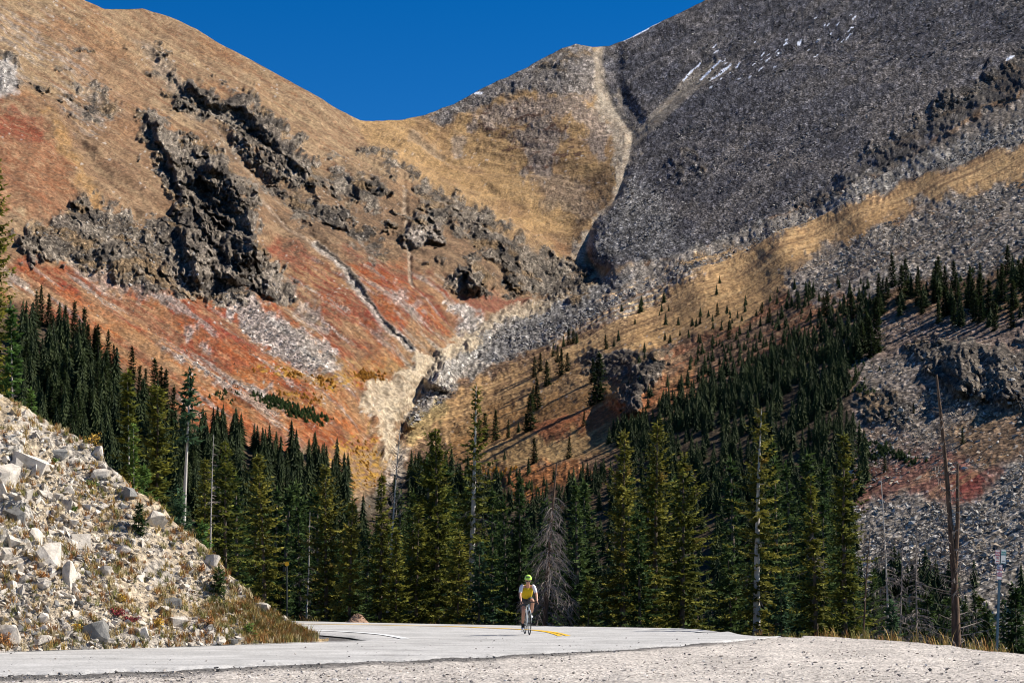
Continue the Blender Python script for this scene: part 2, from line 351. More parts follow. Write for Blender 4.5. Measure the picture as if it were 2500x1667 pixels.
lay(pm([(640,800),(700,870),(770,905),(900,900),(930,860),(900,820),(960,850),(900,930),(760,935),(660,900)], 10, 40, 20), ORG, .5)
rd = fbm(qA / 5, sA / 26, 0, 5, 121, .65)
redz = pm([(0,640),(600,700),(900,590),(1120,700),(1140,820),(920,1000),(900,1100),(400,1100),(0,760)], 30, 30, 40)
rd2 = fbm(qA / 14, sA / 60, Z0 / 20, 5, 122, .62); lay(redz * sstep(.0, .22, rd2), (.36,.225,.12), .7); lay(redz * sstep(.08, .28, rd), (.38,.20,.09), .65); lay(redz * sstep(.08, .3, -rd), (.17,.04,.022), .65); lay(redz * sstep(.12, .3, -rd2), (.36,.10,.03), .6)
lay(redz * sstep(.16, .3, fbm(qA / 6 + 7, sA / 30, 0, 5, 123, .65)), (.36,.33,.29), .6, .8)
# patches of yellow willow and dark juniper
ysh = pm([(620,895),(700,895),(760,910),(740,925),(650,915)], 6, 14, 9) + pm([(740,920),(860,915),(930,905),(900,945),(800,955)], 6, 20, 9) + pm([(700,960),(780,985),(700,985)], 6, 16, 9) + pm([(820,1080),(900,1060),(940,1100),(960,1200),(830,1190),(800,1120)], 10, 40, 14)
lay(np.clip(ysh, 0, 1) * sstep(-.2, .2, fbm(GX / 8, GY / 5, 0, 3, 7)), (.44,.24,.035), .85)
# grey scree on the red slope
for P, o_ in (([(540,690),(600,720),(660,770),(760,810),(820,860),(830,905),(760,910),(690,870),(610,830),(570,760)], .8), ([(1085,740),(1140,745),(1190,790),(1170,830),(1120,800)], .9), ([(395,845),(470,880),(560,930),(680,960),(640,970),(500,915)], .75),
              ([(460,800),(500,830),(520,860),(490,850)], .7), ([(160,620),(280,650),(420,740),(360,730),(200,680)], .5), ([(690,700),(780,760),(800,800),(740,780)], .6), ([(960,690),(1010,750),(1030,770),(980,740)], .6)):
    lay(pm(P, 10, 34, 20), (.38,.345,.31), o_, 1.0)
# outcrop debris tint and speckle near rock
lay(pm([(-100,0),(120,40),(230,180),(300,300),(200,330),(100,200),(-100,260)], 30, 60, 30) * sstep(0, .25, fbm(qA / 4, sA / 14, 0, 4, 131)), (.33,.29,.25), .6, .6)
lay(pm([(330,100),(390,120),(470,230),(520,290),(470,290),(400,200)], 12, 20, 20), (.30,.24,.18), .75, .5)
# saddle slope
mB = pm([(880,290),(1150,225),(1440,110),(1560,110),(1560,340),(1480,500),(1430,600),(1300,570),(1100,440),(900,330)], 14, 10, 30)
lay(mB, (.46,.285,.125), .9, .1)
lay(mB * sstep(.0, .3, nB), BRN, .5)
lay(pm([(1030,290),(1150,215),(1300,120),(1420,95),(1480,130),(1470,240),(1420,235),(1330,228),(1230,235),(1150,260),(1080,300)], 7, 16, 24), (.20,.185,.175), .92, .9)
lay(pm([(1150,265),(1330,230),(1440,240),(1500,330),(1460,430),(1440,330),(1390,290),(1300,300),(1150,310)], 10, 40, 26), (.30,.24,.20), .85, .6)
lay(pm([(1260,330),(1330,290),(1390,310),(1360,400),(1340,460),(1290,440)], 8, 40, 22), (.24,.20,.175), .85, .6)
lay(pm([(1280,440),(1360,420),(1430,460),(1470,500),(1420,540),(1340,510)], 12, 40, 22), (.22,.17,.13), .7, .5)
lay(pm([(1100,330),(1130,340),(1130,380),(1105,380)], 8, 20, 20), (.32,.25,.19), .8, .3)
lay(pm([(1000,310),(1060,350),(1100,400),(1060,380),(990,330)], 8, 16, 20), (.40,.30,.2), .7)
spots = sstep(.22, .34, fbm(X0 / 6, Y0 / 14, Z0 / 4.2, 3, 141)) * pm([(1150,250),(1330,240),(1440,300),(1420,400),(1340,440),(1260,400),(1140,310)], 20, 30, 30)
lay(spots, (.11,.055,.04), .9)
# tan lip of the left mountain in front of the saddle slope
lay(pm([(860,290),(960,320),(1100,440),(1240,540),(1340,600),(1440,680),(1400,655),(1280,590),(1150,520),(1020,440),(920,370)], 8, 18, 24), (.46,.29,.135), .85)
# the grey peak
mC = pm([(1470,105),(1700,10),(1900,-90),(2300,-240),(2900,-300),(2900,60),(2500,190),(2330,300),(2200,385),(2090,440),(1950,505),(1780,580),(1600,640),(1500,655),(1450,640),(1430,590),(1500,490),(1545,400),(1545,330),(1500,270),(1455,190)], 7, 12, 20)
lay(mC, (.145,.136,.142), 1.0, 1.0)
lay(mC * sstep(-.05, .35, fbm(X0 / 60, Y0 / 120, Z0 / 60, 5, 151)), (.11,.11,.125), .6)
sC = fbm((X0 * .35 + Y0 * .5) / 40 + Z0 * 0, (Y0 * .35 - X0 * .5) / 9, 0, 5, 165, .6)
lay(mC * sstep(.02, .3, sC), (.235,.205,.18), .5); lay(mC * sstep(.08, .3, -sC), (.085,.08,.09), .5)
lay(mC * sstep(.05, .35, fbm(X0 / 40 + Z0 / 30, Y0 / 120, Z0 / 70, 5, 161)), (.26,.225,.20), .5)
lay(mC * pm([(1460,420),(1560,430),(1640,520),(1680,600),(1560,640),(1500,640),(1440,620)], 20, 40, 30), (.33,.31,.285), .6)
lay(pm([(2000,500),(2050,440),(2130,400),(2160,410),(2090,460),(2010,520)], 8, 20, 20), (.34,.31,.26), .6, .8)
lay(pm([(1940,560),(2000,500),(2050,470),(2060,500),(2010,540),(1960,580)], 8, 20, 20), (.26,.16,.08), .8, .2)
lay(pm([(2200,380),(2330,330),(2360,350),(2260,420),(2180,440)], 8, 20, 20), (.26,.17,.09), .7, .2)
lay(pm([(1930,600),(2000,540),(2050,530),(2010,580),(1940,610)], 10, 20, 20), (.20,.10,.065), .7)
# pale gullies on the peak
lay(lm([(1462,120),(1458,190),(1470,240),(1510,290),(1548,330)], 13), PALE, .6, .2)
lay(pm([(1470,215),(1500,240),(1550,320),(1556,380),(1530,440),(1510,480),(1470,530),(1440,590),(1415,640),(1395,610),(1430,560),(1480,500),(1500,440),(1510,400),(1490,330),(1455,260)], 7, 22, 14), (.47,.40,.31), .85, .25)
lay(lm([(1750,150),(1680,220),(1600,295),(1550,345)], 11), (.42,.36,.28), .8, .2)
lay(lm([(1700,170),(1640,240),(1590,290)], 8), (.38,.33,.27), .6, .2); lay(lm([(1512,225),(1516,270),(1528,305)], 7), (.40,.34,.27), .6, .2); lay(lm([(1790,155),(1700,215),(1620,290),(1560,335)], 7), (.40,.34,.27), .55, .2)
lay(lm([(1400,620),(1440,660),(1500,700)], 8), PALE, .6)
# near right slope
mD = pm([(1000,1090),(960,1080),(1050,960),(1090,880),(1200,800),(1330,740),(1490,680),(1600,640),(1780,580),(1950,510),(2100,440),(2340,300),(2500,200),(2900,40),(2900,1700),(900,1700),(900,1200)], 6, 8, 20)
lay(mD, (.21,.125,.075), 1.0, .5)
nD = fbm(qD / 7, sD / 40, 0, 5, 171, .6)
lay(mD * sstep(0, .3, nD), (.13,.085,.06), .6)
lay(mD * pm([(1560,900),(1900,690),(2100,640),(2100,900),(1900,1000),(1600,1100)], 40, 60, 40) * sstep(.0, .25, -nD), (.30,.10,.045), .6)
lay(pm([(2200,380),(2500,230),(2900,90),(2900,330),(2500,350),(2250,440),(2050,500),(1900,560),(1980,510)], 10, 30, 24), (.24,.215,.185), .85, .9)
lay(pm([(1470,685),(1600,638),(1700,600),(1941,512),(2150,425),(2300,365),(2500,290),(2900,150),(2900,220),(2500,350),(2300,412),(2154,472),(1941,562),(1729,658),(1548,765),(1400,815),(1250,870),(1120,950),(1000,1040),(985,1010),(1100,900),(1200,800),(1330,745)], 7, 26, 18), (.34,.31,.27), .8, 1.0)
lay(pm([(1200,830),(1300,760),(1420,710),(1500,680),(1560,670),(1500,740),(1400,800),(1290,850),(1180,900),(1170,870)], 8, 24, 18), (.21,.20,.19), .75, 1.0)
lay(pm([(1548,775),(1640,715),(1729,668),(1835,612),(1941,570),(2154,482),(2300,425),(2500,362),(2900,240),(2900,380),(2500,441),(2260,495),(2101,569),(1968,654),(1880,740),(1782,800),(1650,835),(1450,880),(1300,940),(1150,1005),(1000,1080),(1080,990),(1250,905),(1400,840)], 10, 30, 22), (.62,.37,.16), .93, .03)
mO = pm([(1560,690),(2500,350),(2900,240),(2900,400),(2500,430),(2150,525),(1800,690),(1600,800),(1150,1000),(1000,1080),(1250,900)], 10, 30, 22)
lay(mO * sstep(.05, .28, nD), (.24,.135,.07), .75)
lay(mO * sstep(.02, .22, fbm(qD / 3.2 + 9, sD / 80, 0, 4, 173, .6)), (.74,.47,.22), .8)
lay(pm([(1660,640),(1720,625),(1800,600),(1790,615),(1700,650)], 6, 10, 20), (.48,.29,.12), .8)
lay(pm([(2900,420),(2500,440),(2300,480),(2150,540),(1950,640),(1900,700),(2000,740),(2150,720),(2500,640),(2900,600)], 12, 50, 30), (.31,.275,.235), .85, 1.0)
lay(mD * pm([(1900,640),(2500,500),(2500,620),(1950,730)], 30, 60, 30) * sstep(0, .25, nD), (.17,.12,.09), .6, .4)
lay(pm([(1050,1060),(1120,990),(1260,930),(1400,900),(1500,930),(1480,1000),(1300,1020),(1120,1100)], 16, 50, 26), (.55,.33,.14), .6, .05)
lay(pm([(1100,1060),(1200,1000),(1350,960),(1500,960),(1520,1060),(1480,1110),(1300,1125),(1180,1150),(1080,1150)], 14, 40, 26), (.42,.215,.075), .85, .1)
lay(pm([(1150,1110),(1300,1070),(1480,1060),(1500,1090),(1400,1115),(1200,1140)], 10, 20, 20), (.52,.34,.15), .7)
lay(pm([(1130,1160),(1250,1150),(1400,1130),(1500,1160),(1450,1230),(1130,1250)], 14, 40, 26), (.42,.15,.045), .8)
lay(pm([(1280,1040),(1400,1010),(1500,990),(1620,940),(1600,980),(1450,1040),(1330,1070)], 8, 30, 20), (.38,.085,.04), .6)
lay(pm([(1700,980),(1400,1060),(1560,960),(1700,880)], 8, 30, 20), (.38,.15,.05), .5)
lay(pm([(2040,800),(2150,760),(2300,760),(2700,800),(2700,1700),(2150,1700),(2060,1400),(2050,1100),(2080,950)], 14, 40, 30), (.25,.185,.15), .95, .75)
lay(pm([(2100,880),(2250,870),(2300,1000),(2500,1020),(2700,1050),(2700,1120),(2300,1080),(2100,1010)], 16, 50, 26), (.29,.245,.20), .8, .9)
lay(pm([(2050,1150),(2300,1100),(2450,1150),(2300,1230),(2080,1250)], 16, 50, 26), (.26,.10,.075), .8, .4)
lay(pm([(2330,1150),(2410,1160),(2400,1230),(2330,1220)], 8, 20, 20), (.27,.05,.04), .8, .2)
lay(pm([(2400,1010),(2500,1000),(2700,1000),(2700,1140),(2400,1130),(2280,1080)], 16, 30, 26), (.24,.14,.07), .7, .3)
lay(pm([(2060,1250),(2200,1200),(2330,1240),(2420,1200),(2480,1110),(2700,1150),(2700,1700),(2060,1700)], 16, 30, 26), (.36,.315,.26), .9, 1.0)
# valley bottom: pale cut banks and washed gravel
lay(pm([(1020,950),(1070,880),(1180,800),(1290,770),(1210,800),(1180,850),(1110,930),(1080,960)], 6, 20, 14), (.36,.33,.29), .95, 1.0)
lay(pm([(1100,830),(1180,790),(1220,755),(1330,740),(1470,675),(1420,660),(1470,690),(1330,770),(1200,800),(1130,860)], 5, 16, 12), (.50,.41,.29), .8, .2)
lay(pm([(880,975),(900,930),(1000,905),(1005,860),(1060,880),(1150,815),(1170,835),(1080,885),(1050,930),(1050,950),(1010,985),(965,1030),(965,1090),(1000,1110),(930,1130),(930,1070),(890,1020)], 6, 22, 14), (.58,.48,.34), .9, .12)
lay(pm([(880,975),(1060,850),(1170,800),(1100,900),(965,1110),(900,1100)], 10, 20, 14) * sstep(0, .25, fbm(X0 / 2.2, Y0 / 30, Z0 / 16, 4, 251)), (.33,.26,.18), .6)
lay(pm([(940,1180),(960,1100),(1000,1090),(990,1160),(900,1260),(860,1250)], 8, 20, 14), (.45,.38,.30), .85, .6)
lay(pm([(1010,1010),(1080,980),(1100,1000),(1040,1060),(1000,1090),(985,1060)], 8, 20, 14), (.36,.28,.12), .7, .5)
# narrow channels on the left slope
lay(lm([(620,480),(700,560),(770,600)], 5), (.42,.34,.26), .6, .5)
lay(lm([(770,600),(840,660),(885,720),(930,790),(1000,855)], 11), (.38,.35,.31), .8, .8)
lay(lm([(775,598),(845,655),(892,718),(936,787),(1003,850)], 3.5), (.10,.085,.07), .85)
lay(lm([(985,470),(990,560),(1000,640),(1008,700)], 5), (.44,.36,.27), .7, .4)
lay(lm([(520,310),(600,410),(680,500)], 4), (.42,.35,.27), .45, .4)
# fine mottling of tussocks, bare soil and stones on every grassy slope
mt1 = fbm(qA / 5, sA / 13, Z0 / 5, 5, 241, .7); mt2 = fbm(X0 / 3, Y0 / 9, Z0 / 2.2, 4, 242, .7); soft = (1 - tal) * (1 - .6 * mD)
lay(soft * sstep(.04, .26, mt1), (.22,.14,.08), .5); lay(soft * sstep(.1, .3, -mt1), (.46,.33,.19), .35)
lay(soft * sstep(.14, .34, mt2), (.14,.09,.06), .5)
mid_ = pm([(480,300),(700,420),(900,420),(1100,520),(1440,690),(1400,780),(1150,700),(950,620),(700,620),(560,420)], 40, 50, 40)
lay(mid_ * soft, (.22,.145,.09), .45); lay(mid_ * soft * sstep(-.1, .25, mt1 + mt2), (.12,.08,.052), .7)
mt3 = fbm(qD / 2.6, sD / 46, Z0 / 12, 5, 243, .6); lay(mD * (1 - tal) * sstep(.03, .25, mt3), (.17,.10,.055), .6); lay(mD * (1 - tal) * sstep(.08, .3, -mt3), (.60,.40,.19), .45)
# bare rock
rk = sstep(.16, .42, rock * (1 + 1.1 * fbm((X0 + .4 * Z0) / 8, Y0 / 30, Z0 / 16, 5, 181, .7)) + .35 * sstep(.1, 1, rock) * (s1 - .4))
tone = fbm(X0 / 11, Y0 / 25, Z0 / 14, 5, 191, .65)
lay(rk, RCK, .92, .5)
lay(rk * sstep(0, .28, tone), (.33,.275,.215), .75); lay(rk * sstep(.02, .3, -tone), (.075,.066,.058), .7)
grs = sstep(.05, .3, fbm(X0 / 13 + 3, Y0 / 30, Z0 / 9, 5, 195, .65)) * (rock < .95); lay(rk * grs, (.27,.175,.09), .75)
lay(rk * pm([(430,560),(700,640),(720,760),(430,760)], 30, 30, 30) * sstep(-.15, .2, tone), (.38,.315,.25), .8)
lay(rk * pm([(1000,560),(1080,550),(1080,605),(1000,605)], 12, 10, 30), (.45,.38,.32), .8)
lay(rk * pm([(1940,510),(2160,330),(2640,40),(2640,160),(2330,310),(2000,520)], 10, 10, 20), (.10,.095,.095), .5)  # shade of the right-hand gully put into the colour as darker rock
lay(pm([(-60,150),(25,150),(35,235),(-60,250)], 8, 14, 12), (.50,.46,.42), .8)
# boulder speckle: single stones a pixel or two across, in the colour of the stone itself
cell = _h(np.floor(X0 / (1.3 * far)), np.floor(Z0 / (1.0 * far)), np.floor(Y0 / (3.2 * far)), 201)
cell2 = _h(np.floor(X0 / (2.6 * far) + .3), np.floor(Z0 / (1.9 * far)), np.floor(Y0 / (6 * far)), 202)
big = tal * np.clip(cell2, 0, 1)**3 * 1.0
sp = 1 + tal * (.55 * cell) + tal * (np.clip(cell, .75, 1) - .75) * 5.0 + big * .7
sp = np.clip(sp, .35, 2.2); Cc *= sp[..., None]
stone = ((_h(np.floor(X0 / (1.1 * far)), np.floor(Z0 / (.8 * far)), np.floor(Y0 / 3), 211) > .975) & (tal < .5)) * sstep(-.1, .3, fbm(X0 / 40, Y0 / 80, Z0 / 40, 3, 221)) * (1 - mO)
lay(stone * 1.0, (.55,.5,.44), .75)
tuft = (_h(np.floor(X0 / (1.8 * far)), np.floor(Z0 / (.9 * far)), np.floor(Y0 / 3), 231)); Cc *= (1 + .14 * tuft * (1 - tal))[..., None]
# snow lying in the hollows near the summit
snow = np.zeros(GX.shape)
for L in ([(1706,150),(1690,172),(1672,196)], [(1757,146),(1738,164),(1712,192)], [(1785,156),(1760,172),(1735,190)], [(1512,100),(1560,84),(1610,52)], [(1160,226),(1175,228)], [(2460,150),(2475,142)]): snow = np.maximum(snow, lm(L, 2.6))
rs = random.Random(5)
for _ in range(46):
    x = rs.uniform(1730, 2080); y = 160 - (x - 1730) * .33 + rs.gauss(0, 28) + 20; l = rs.uniform(3, 9); snow = np.maximum(snow, lm([(x, y), (x + l, y - l * .7)], 1.3))
lay(sstep(.3, .7, snow), (.85,.87,.92), 1.0); tal *= 1 - snow
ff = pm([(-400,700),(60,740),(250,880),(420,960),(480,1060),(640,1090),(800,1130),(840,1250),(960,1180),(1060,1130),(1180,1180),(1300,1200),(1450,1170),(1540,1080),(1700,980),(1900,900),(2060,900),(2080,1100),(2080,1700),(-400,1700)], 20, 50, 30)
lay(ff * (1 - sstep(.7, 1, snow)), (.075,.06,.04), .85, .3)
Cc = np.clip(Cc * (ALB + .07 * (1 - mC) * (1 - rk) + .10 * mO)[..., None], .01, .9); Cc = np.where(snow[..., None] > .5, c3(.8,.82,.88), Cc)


# apply the relief along the line of sight distance
bb = pm([(1200,830),(1300,760),(1420,710),(1560,660),(1700,610),(1800,590),(1700,650),(1500,740),(1400,800),(1290,850),(1180,900),(1100,920),(1160,870)], 14, 24, 18)
palem = pm([(880,975),(900,930),(1000,905),(1005,860),(1060,880),(1150,815),(1230,760),(1400,690),(1430,700),(1300,760),(1080,885),(1010,985),(965,1110),(930,1130),(890,1020)], 8, 20, 14)
nh = nh + palem * (2.4 * ridged((X0 + .5 * Z0) / 5.5, Y0 / 26, Z0 / 20, 4, 261, .6) + .8 * fbm(X0 / 2, Y0 / 6, Z0 / 2, 3, 262))
onC = mC * (1 - bb)
fine = fine * (1 - .72 * onC) + onC * .42 * vn(X0 / (.75 * far), Y0 / (1.5 * far), Z0 / (.75 * far), 85)
roughness = tal * .42 + .10 + rk * .35
nh = nh + bb * .5 * vn(X0 / 3.2, Y0 / 5, Z0 / 3.2, 88)
nh = nh + fine * roughness * far * (1 - .35 * sstep(1000, 1500, GX))
disp *= sstep(0, .02, 1 - kk)[:, None] * .7 + .3
Df = np.maximum(D - disp, 120)
Xw, Yw, Zw = U * Df, Df, CAMZ + T * Df
Xs, Ys, Zs = U * D, D, T * D
e1 = np.stack([np.gradient(q, axis=1) for q in (Xs, Ys, Zs)], -1); e2 = np.stack([np.gradient(q, axis=0) for q in (Xs, Ys, Zs)], -1)
Nn = np.cross(e1, e2); Nn /= np.linalg.norm(Nn, axis=-1, keepdims=True) + 1e-9
nh = nh * (sstep(0, .03, 1 - kk)[:, None] * .8 + .2)
Xw = Xw + Nn[..., 0] * nh; Yw = Yw + Nn[..., 1] * nh; Zw = Zw + Nn[..., 2] * nh
# far side of the ridges, so that the mountains are closed forms
NB = 6
bx = np.concatenate([Xw] + [Xw[-1:] * (1 + .06 * (i + 1)) for i in range(NB)]); by = np.concatenate([Yw] + [Yw[-1:] * (1 + .06 * (i + 1)) for i in range(NB)])
bz = np.concatenate([Zw] + [Zw[-1:] - (i + 1)**1.5 * 14 for i in range(NB)])
VV = np.stack([bx, by, bz], -1).reshape(-1, 3); NRt = NR + NB
Cv = np.concatenate([Cc] + [Cc[-1:]] * NB).reshape(-1, 3); Tv = np.concatenate([tal + rk * .5] + [(tal + rk * .5)[-1:]] * NB).ravel()
ii = (np.arange(NRt - 1)[:, None] * NC + np.arange(NC - 1)[None]).ravel()
FF = np.stack([ii, ii + 1, ii + NC + 1, ii + NC], -1)
t = NT('mountain_ground')
vc = t.attr('Col'); st = t.attr('stony', 'Fac')
v1 = t.vor(.9, out='Color'); v2 = t.vor(.42, out='Color'); n1 = t.noise(.35, 6, .7)
sep = t.n('ShaderNodeSeparateColor'); t.l(v1, sep.inputs[0]); sep2 = t.n('ShaderNodeSeparateColor'); t.l(v2, sep2.inputs[0])
k1 = t.ramp(sep.outputs[0], [(0, .34), (.55, .85), (.85, 1.35), (1, 2.5)])
k2 = t.ramp(sep2.outputs[0], [(0, .6), (.7, 1.0), (1, 1.6)])
kk_ = t.mix(k1, k2, .5, 'MULTIPLY')
g1 = t.mix(t.ramp(n1, [(.28, .62), (.72, 1.36)]), t.ramp(sep.outputs[1], [(0, .72), (.5, 1.0), (1, 1.3)]), 1.0, 'MULTIPLY')
base = t.mix(vc, g1, 1.0, 'MULTIPLY')
t.col(t.mix(base, t.mix(base, kk_, 1.0, 'MULTIPLY'), t.math('MULTIPLY', st, .75)))
hgt = t.math('ADD', t.vor(.6, out='Distance'), t.noise(.8, 5, .75))
t.bump(hgt, t.math('ADD', t.math('MULTIPLY', st, .5), .25), 1.4)
t.b.inputs['Roughness'].default_value = .95; t.b.inputs['Specular IOR Level'].default_value = .05
M_MTN = t.m
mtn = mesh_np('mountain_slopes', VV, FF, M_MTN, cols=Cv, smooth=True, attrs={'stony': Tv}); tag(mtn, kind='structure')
def terr(px, py):
    """world point of the mountain surface seen at a pixel"""
    c = (px + 350) / 3200 * (NC - 1); c = min(max(c, 0), NC - 1.001); ci = int(c); s = float(skyl[ci])
    r = (py - 1640) / (s - 1640) * (NR - 1); r = min(max(r, 0), NR - 1.001); ri = int(r); a, b = c - ci, r - ri
    d = (Df[ri, ci] * (1-a) + Df[ri, ci+1] * a) * (1-b) + (Df[ri+1, ci] * (1-a) + Df[ri+1, ci+1] * a) * b
    return at(px, py, float(d))

# ------------------------------------------------------------------ near ground: turnout, road, embankment
PXS = np.arange(-620, 3125, 6.0)
def y2D(y, z): return (z - CAMZ) / ray(1250, y)[1]
ZF = -0.25
def Dc(px): return y2D(interp([(-620,1640),(0,1596),(830,1569.5),(994,1564),(1213,1559),(1343,1556),(1400,1553.5),(1550,1550),(1660,1547),(1805,1546),(2027,1555),(2234,1568),(2500,1601),(2700,1640),(3125,1700)], px), 0.0)
def Df_(px): return np.where(np.asarray(px) < 1806, y2D(interp([(-620,1505),(400,1511),(700,1516),(830,1519.5),(1250,1527),(1660,1535),(1805,1543)], px), ZF), Dc(px))
def Dlow(px): return y2D(interp([(-620,1700),(0,1649),(400,1636),(830,1617),(1213,1601),(1519,1584),(1660,1575),(1805,1563),(1900,1556)], px), 0.0)
def gz(px, Y):
    px = np.asarray(px, float); Y = np.asarray(Y, float)
    w_ = 1 - sstep(1690, 1815, px); yc, yf = Dc(px), Df_(px)
    z = ZF * sstep(yc, yc + 4, Y) * w_
    yf2 = Df_(np.minimum(px, 1804)) * w_ + yc * (1 - w_)
    dd = np.maximum(Y - yf2 - .5, 0)
    fall = -.42 * dd + .0008 * dd**2
    zz = z + np.maximum(fall, -2.2 - .022 * dd) * sstep(0, .8, dd)
    return zz
def zv(Y): return interp([(0,0),(62,-1),(85,-2.2),(120,-4),(200,-6.5),(300,-10),(420,-17),(700,-40)], Y)
def bumps(px, Y): return .035 * fbm(px / 90, Y / 2.5, 0, 4, 301) + .006 * fbm(px / 8, Y / .25, 0, 3, 302)
GYs = np.concatenate([np.arange(4, 26, 1.0), np.arange(26, 52, .16), np.arange(52, 76, .5), np.arange(76, 130, 3.), np.array([140,160,180,200,230,260,300,340,380,420,460])])
GPX = np.arange(-700, 3200, 5.0)
PXg, Yg = np.meshgrid(GPX, GYs); Zg = gz(PXg, Yg)
Zg = np.where(Yg > 60, np.minimum(Zg, Zg * 0 + 5), Zg); blend = sstep(70, 110, Yg); Zg = Zg * (1 - blend) + zv(Yg) * blend
Zg = Zg + bumps(PXg, Yg) * np.where(Yg < Dlow(PXg), 1, .3) * (1 - blend) + blend * .5 * fbm(PXg / 60, Yg / 12, 0, 3, 303)
# the road bed lies a few centimetres under the asphalt
Ug = ray(PXg, 1500)[0]
edge = Yg - Dlow(PXg) - .35 * fbm(PXg / 60, 0, 0, 4, 311)          # >0 = under the asphalt
inroad = (edge > 0)
Zg = Zg - .05 * sstep(-.05, .15, edge) * (PXg < 1960)
dark = sstep(-2.4, -.5, edge + .8 * fbm(PXg / 40, Yg * 2, 0, 4, 312)) * (1 - sstep(1700, 1950, PXg))
cg = np.zeros(PXg.shape + (3,)); cg[:] = c3(.60,.54,.475)
cg *= (1 + .22 * fbm(PXg / 160, Yg / 1.6, 0, 5, 313))[..., None]
cg = cg * (1 - .9 * dark[..., None]) + c3(.11,.105,.10) * .9 * dark[..., None]
soil = sstep(.3, 2.2, Yg - np.where(PXg < 1806, Df_(PXg), Dc(PXg)) + .5 * fbm(PXg / 30, Yg, 0, 3, 314))
cg = cg * (1 - soil[..., None]) + c3(.085,.065,.04) * soil[..., None]
ng = len(GPX); ii = (np.arange(len(GYs) - 1)[:, None] * ng + np.arange(ng - 1)[None]).ravel()
Fg = np.stack([ii, ii + 1, ii + ng + 1, ii + ng], -1)
def stony_mat(name, lo, hi, sc, bumpd, bs=.6):
    t = NT(name); vc = t.attr('Col')
    v = t.vor(sc, out='Color'); s_ = t.n('ShaderNodeSeparateColor'); t.l(v, s_.inputs[0])
    k = t.ramp(s_.outputs[0], [(0, lo), (.12, lo + .12), (.3, .85), (.8, 1.08), (1, hi)])
    k2 = t.ramp(t.noise(sc * .35, 6, .75), [(.3, .68), (.5, .98), (.72, 1.2)])
    k3 = t.ramp(t.noise(1.1, 5, .6), [(.3, .82), (.7, 1.14)])
    t.col(t.mix(t.mix(t.mix(vc, k, 1.0, 'MULTIPLY'), k2, 1.0, 'MULTIPLY'), k3, 1.0, 'MULTIPLY'))
    t.bump(t.math('ADD', t.vor(sc, out='Distance'), t.noise(sc * 1.7, 4, .7)), bs, bumpd); t.b.inputs['Roughness'].default_value = .95
    t.b.inputs['Specular IOR Level'].default_value = .05
    return t.m
M_GRAVEL = stony_mat('gravel', .28, 1.35, 22, .03, .9)
g = mesh_np('gravel_ground', np.stack([Ug * Yg, Yg, Zg], -1).reshape(-1, 3), Fg, M_GRAVEL, cols=cg.reshape(-1, 3), smooth=True); tag(g, kind='structure')

def asphalt():
    t = NT('asphalt'); v = t.vor(38, out='Color'); s_ = t.n('ShaderNodeSeparateColor'); t.l(v, s_.inputs[0])
    k = t.ramp(s_.outputs[0], [(0, .55), (.25, .9), (.8, 1.05), (1, 1.25)])
    n = t.ramp(t.noise(.8, 6, .65), [(.3, (.34,.33,.31)), (.5, (.45,.435,.41)), (.72, (.52,.505,.48))])
    mp = t.obj((.25, 1.6, 1)); n2 = t.ramp(t.noise(.9, 6, .65, vec=mp), [(.38, .80), (.55, 1.0), (.66, 1.08)])
    t.col(t.mix(t.mix(n, k, .8, 'MULTIPLY'), n2, 1.0, 'MULTIPLY')); t.bump(t.noise(60, 3), .4, .01); t.b.inputs['Roughness'].default_value = .9
    return t.m
M_ASPH = asphalt()
RV, RF = [], []
def band(pxs, ya, yb, n=26):
    P, S = np.meshgrid(pxs, np.linspace(0, 1, n)); A_ = np.broadcast_to(ya, pxs.shape)[None]; B_ = np.broadcast_to(yb, pxs.shape)[None]
    Y_ = A_ * (1 - S) + B_ * S; Z_ = gz(P, Y_) + .028 + .010 * fbm(P / 200, Y_ / 4, 0, 3, 320)
    Z_ = Z_ - .045 * (1 - S * n).clip(0, 1)
    off = sum(len(v) for v in RV); RV.append(np.stack([ray(P, 1500)[0] * Y_, Y_, Z_], -1).reshape(-1, 3))
    m = len(pxs); i_ = (np.arange(n - 1)[:, None] * m + np.arange(m - 1)[None]).ravel() + off; RF.append(np.stack([i_, i_ + 1, i_ + m + 1, i_ + m], -1))
p1 = np.arange(-620, 1001, 3.0); p2 = np.arange(1000, 1907, 3.0); p3 = np.arange(400, 1001, 6.0)
low = lambda p: Dlow(p) + .35 * fbm(p / 60, 0, 0, 4, 311) + .16 * fbm(p / 30, 1.5, 0, 3, 322)
band(p1, low(p1), Dc(p1) + .9 + .1 * fbm(p1 / 30, 4, 0, 3, 323), 30)
wr_ = 1 - sstep(1690, 1815, p2); dfe = np.interp(p2, [1000, 1790], [0, 1]) * 0 + Df_(np.minimum(p2, 1804)); top2 = (dfe - .15) * wr_ + Dc(p2) * (1 - wr_) + .06 * fbm(p2 / 60, 8, 0, 3, 324)
band(p2, low(p2), np.maximum(top2 * (1 - sstep(1740, 1906, p2)) + (low(p2) + .3) * sstep(1740, 1906, p2), low(p2) + .1), 60)
Yin = y2D(interp([(400,1528),(600,1536),(762,1546),(850,1554),(900,1562),(940,1567),(1000,1569)], p3), ZF)
band(p3, np.maximum(Yin, Dc(p3) + .5), Df_(p3) - .15, 24)
rd_ = mesh_np('road', np.concatenate(RV), np.concatenate(RF), M_ASPH, smooth=True); tag(rd_, kind='structure')
def paint_mat(name, c):
    t = NT(name); k = t.ramp(t.noise(30, 5, .7), [(.3, .72), (.6, 1.0)]); t.col(t.mix(c, k, 1.0, 'MULTIPLY')); t.b.inputs['Roughness'].default_value = .7; return t.m
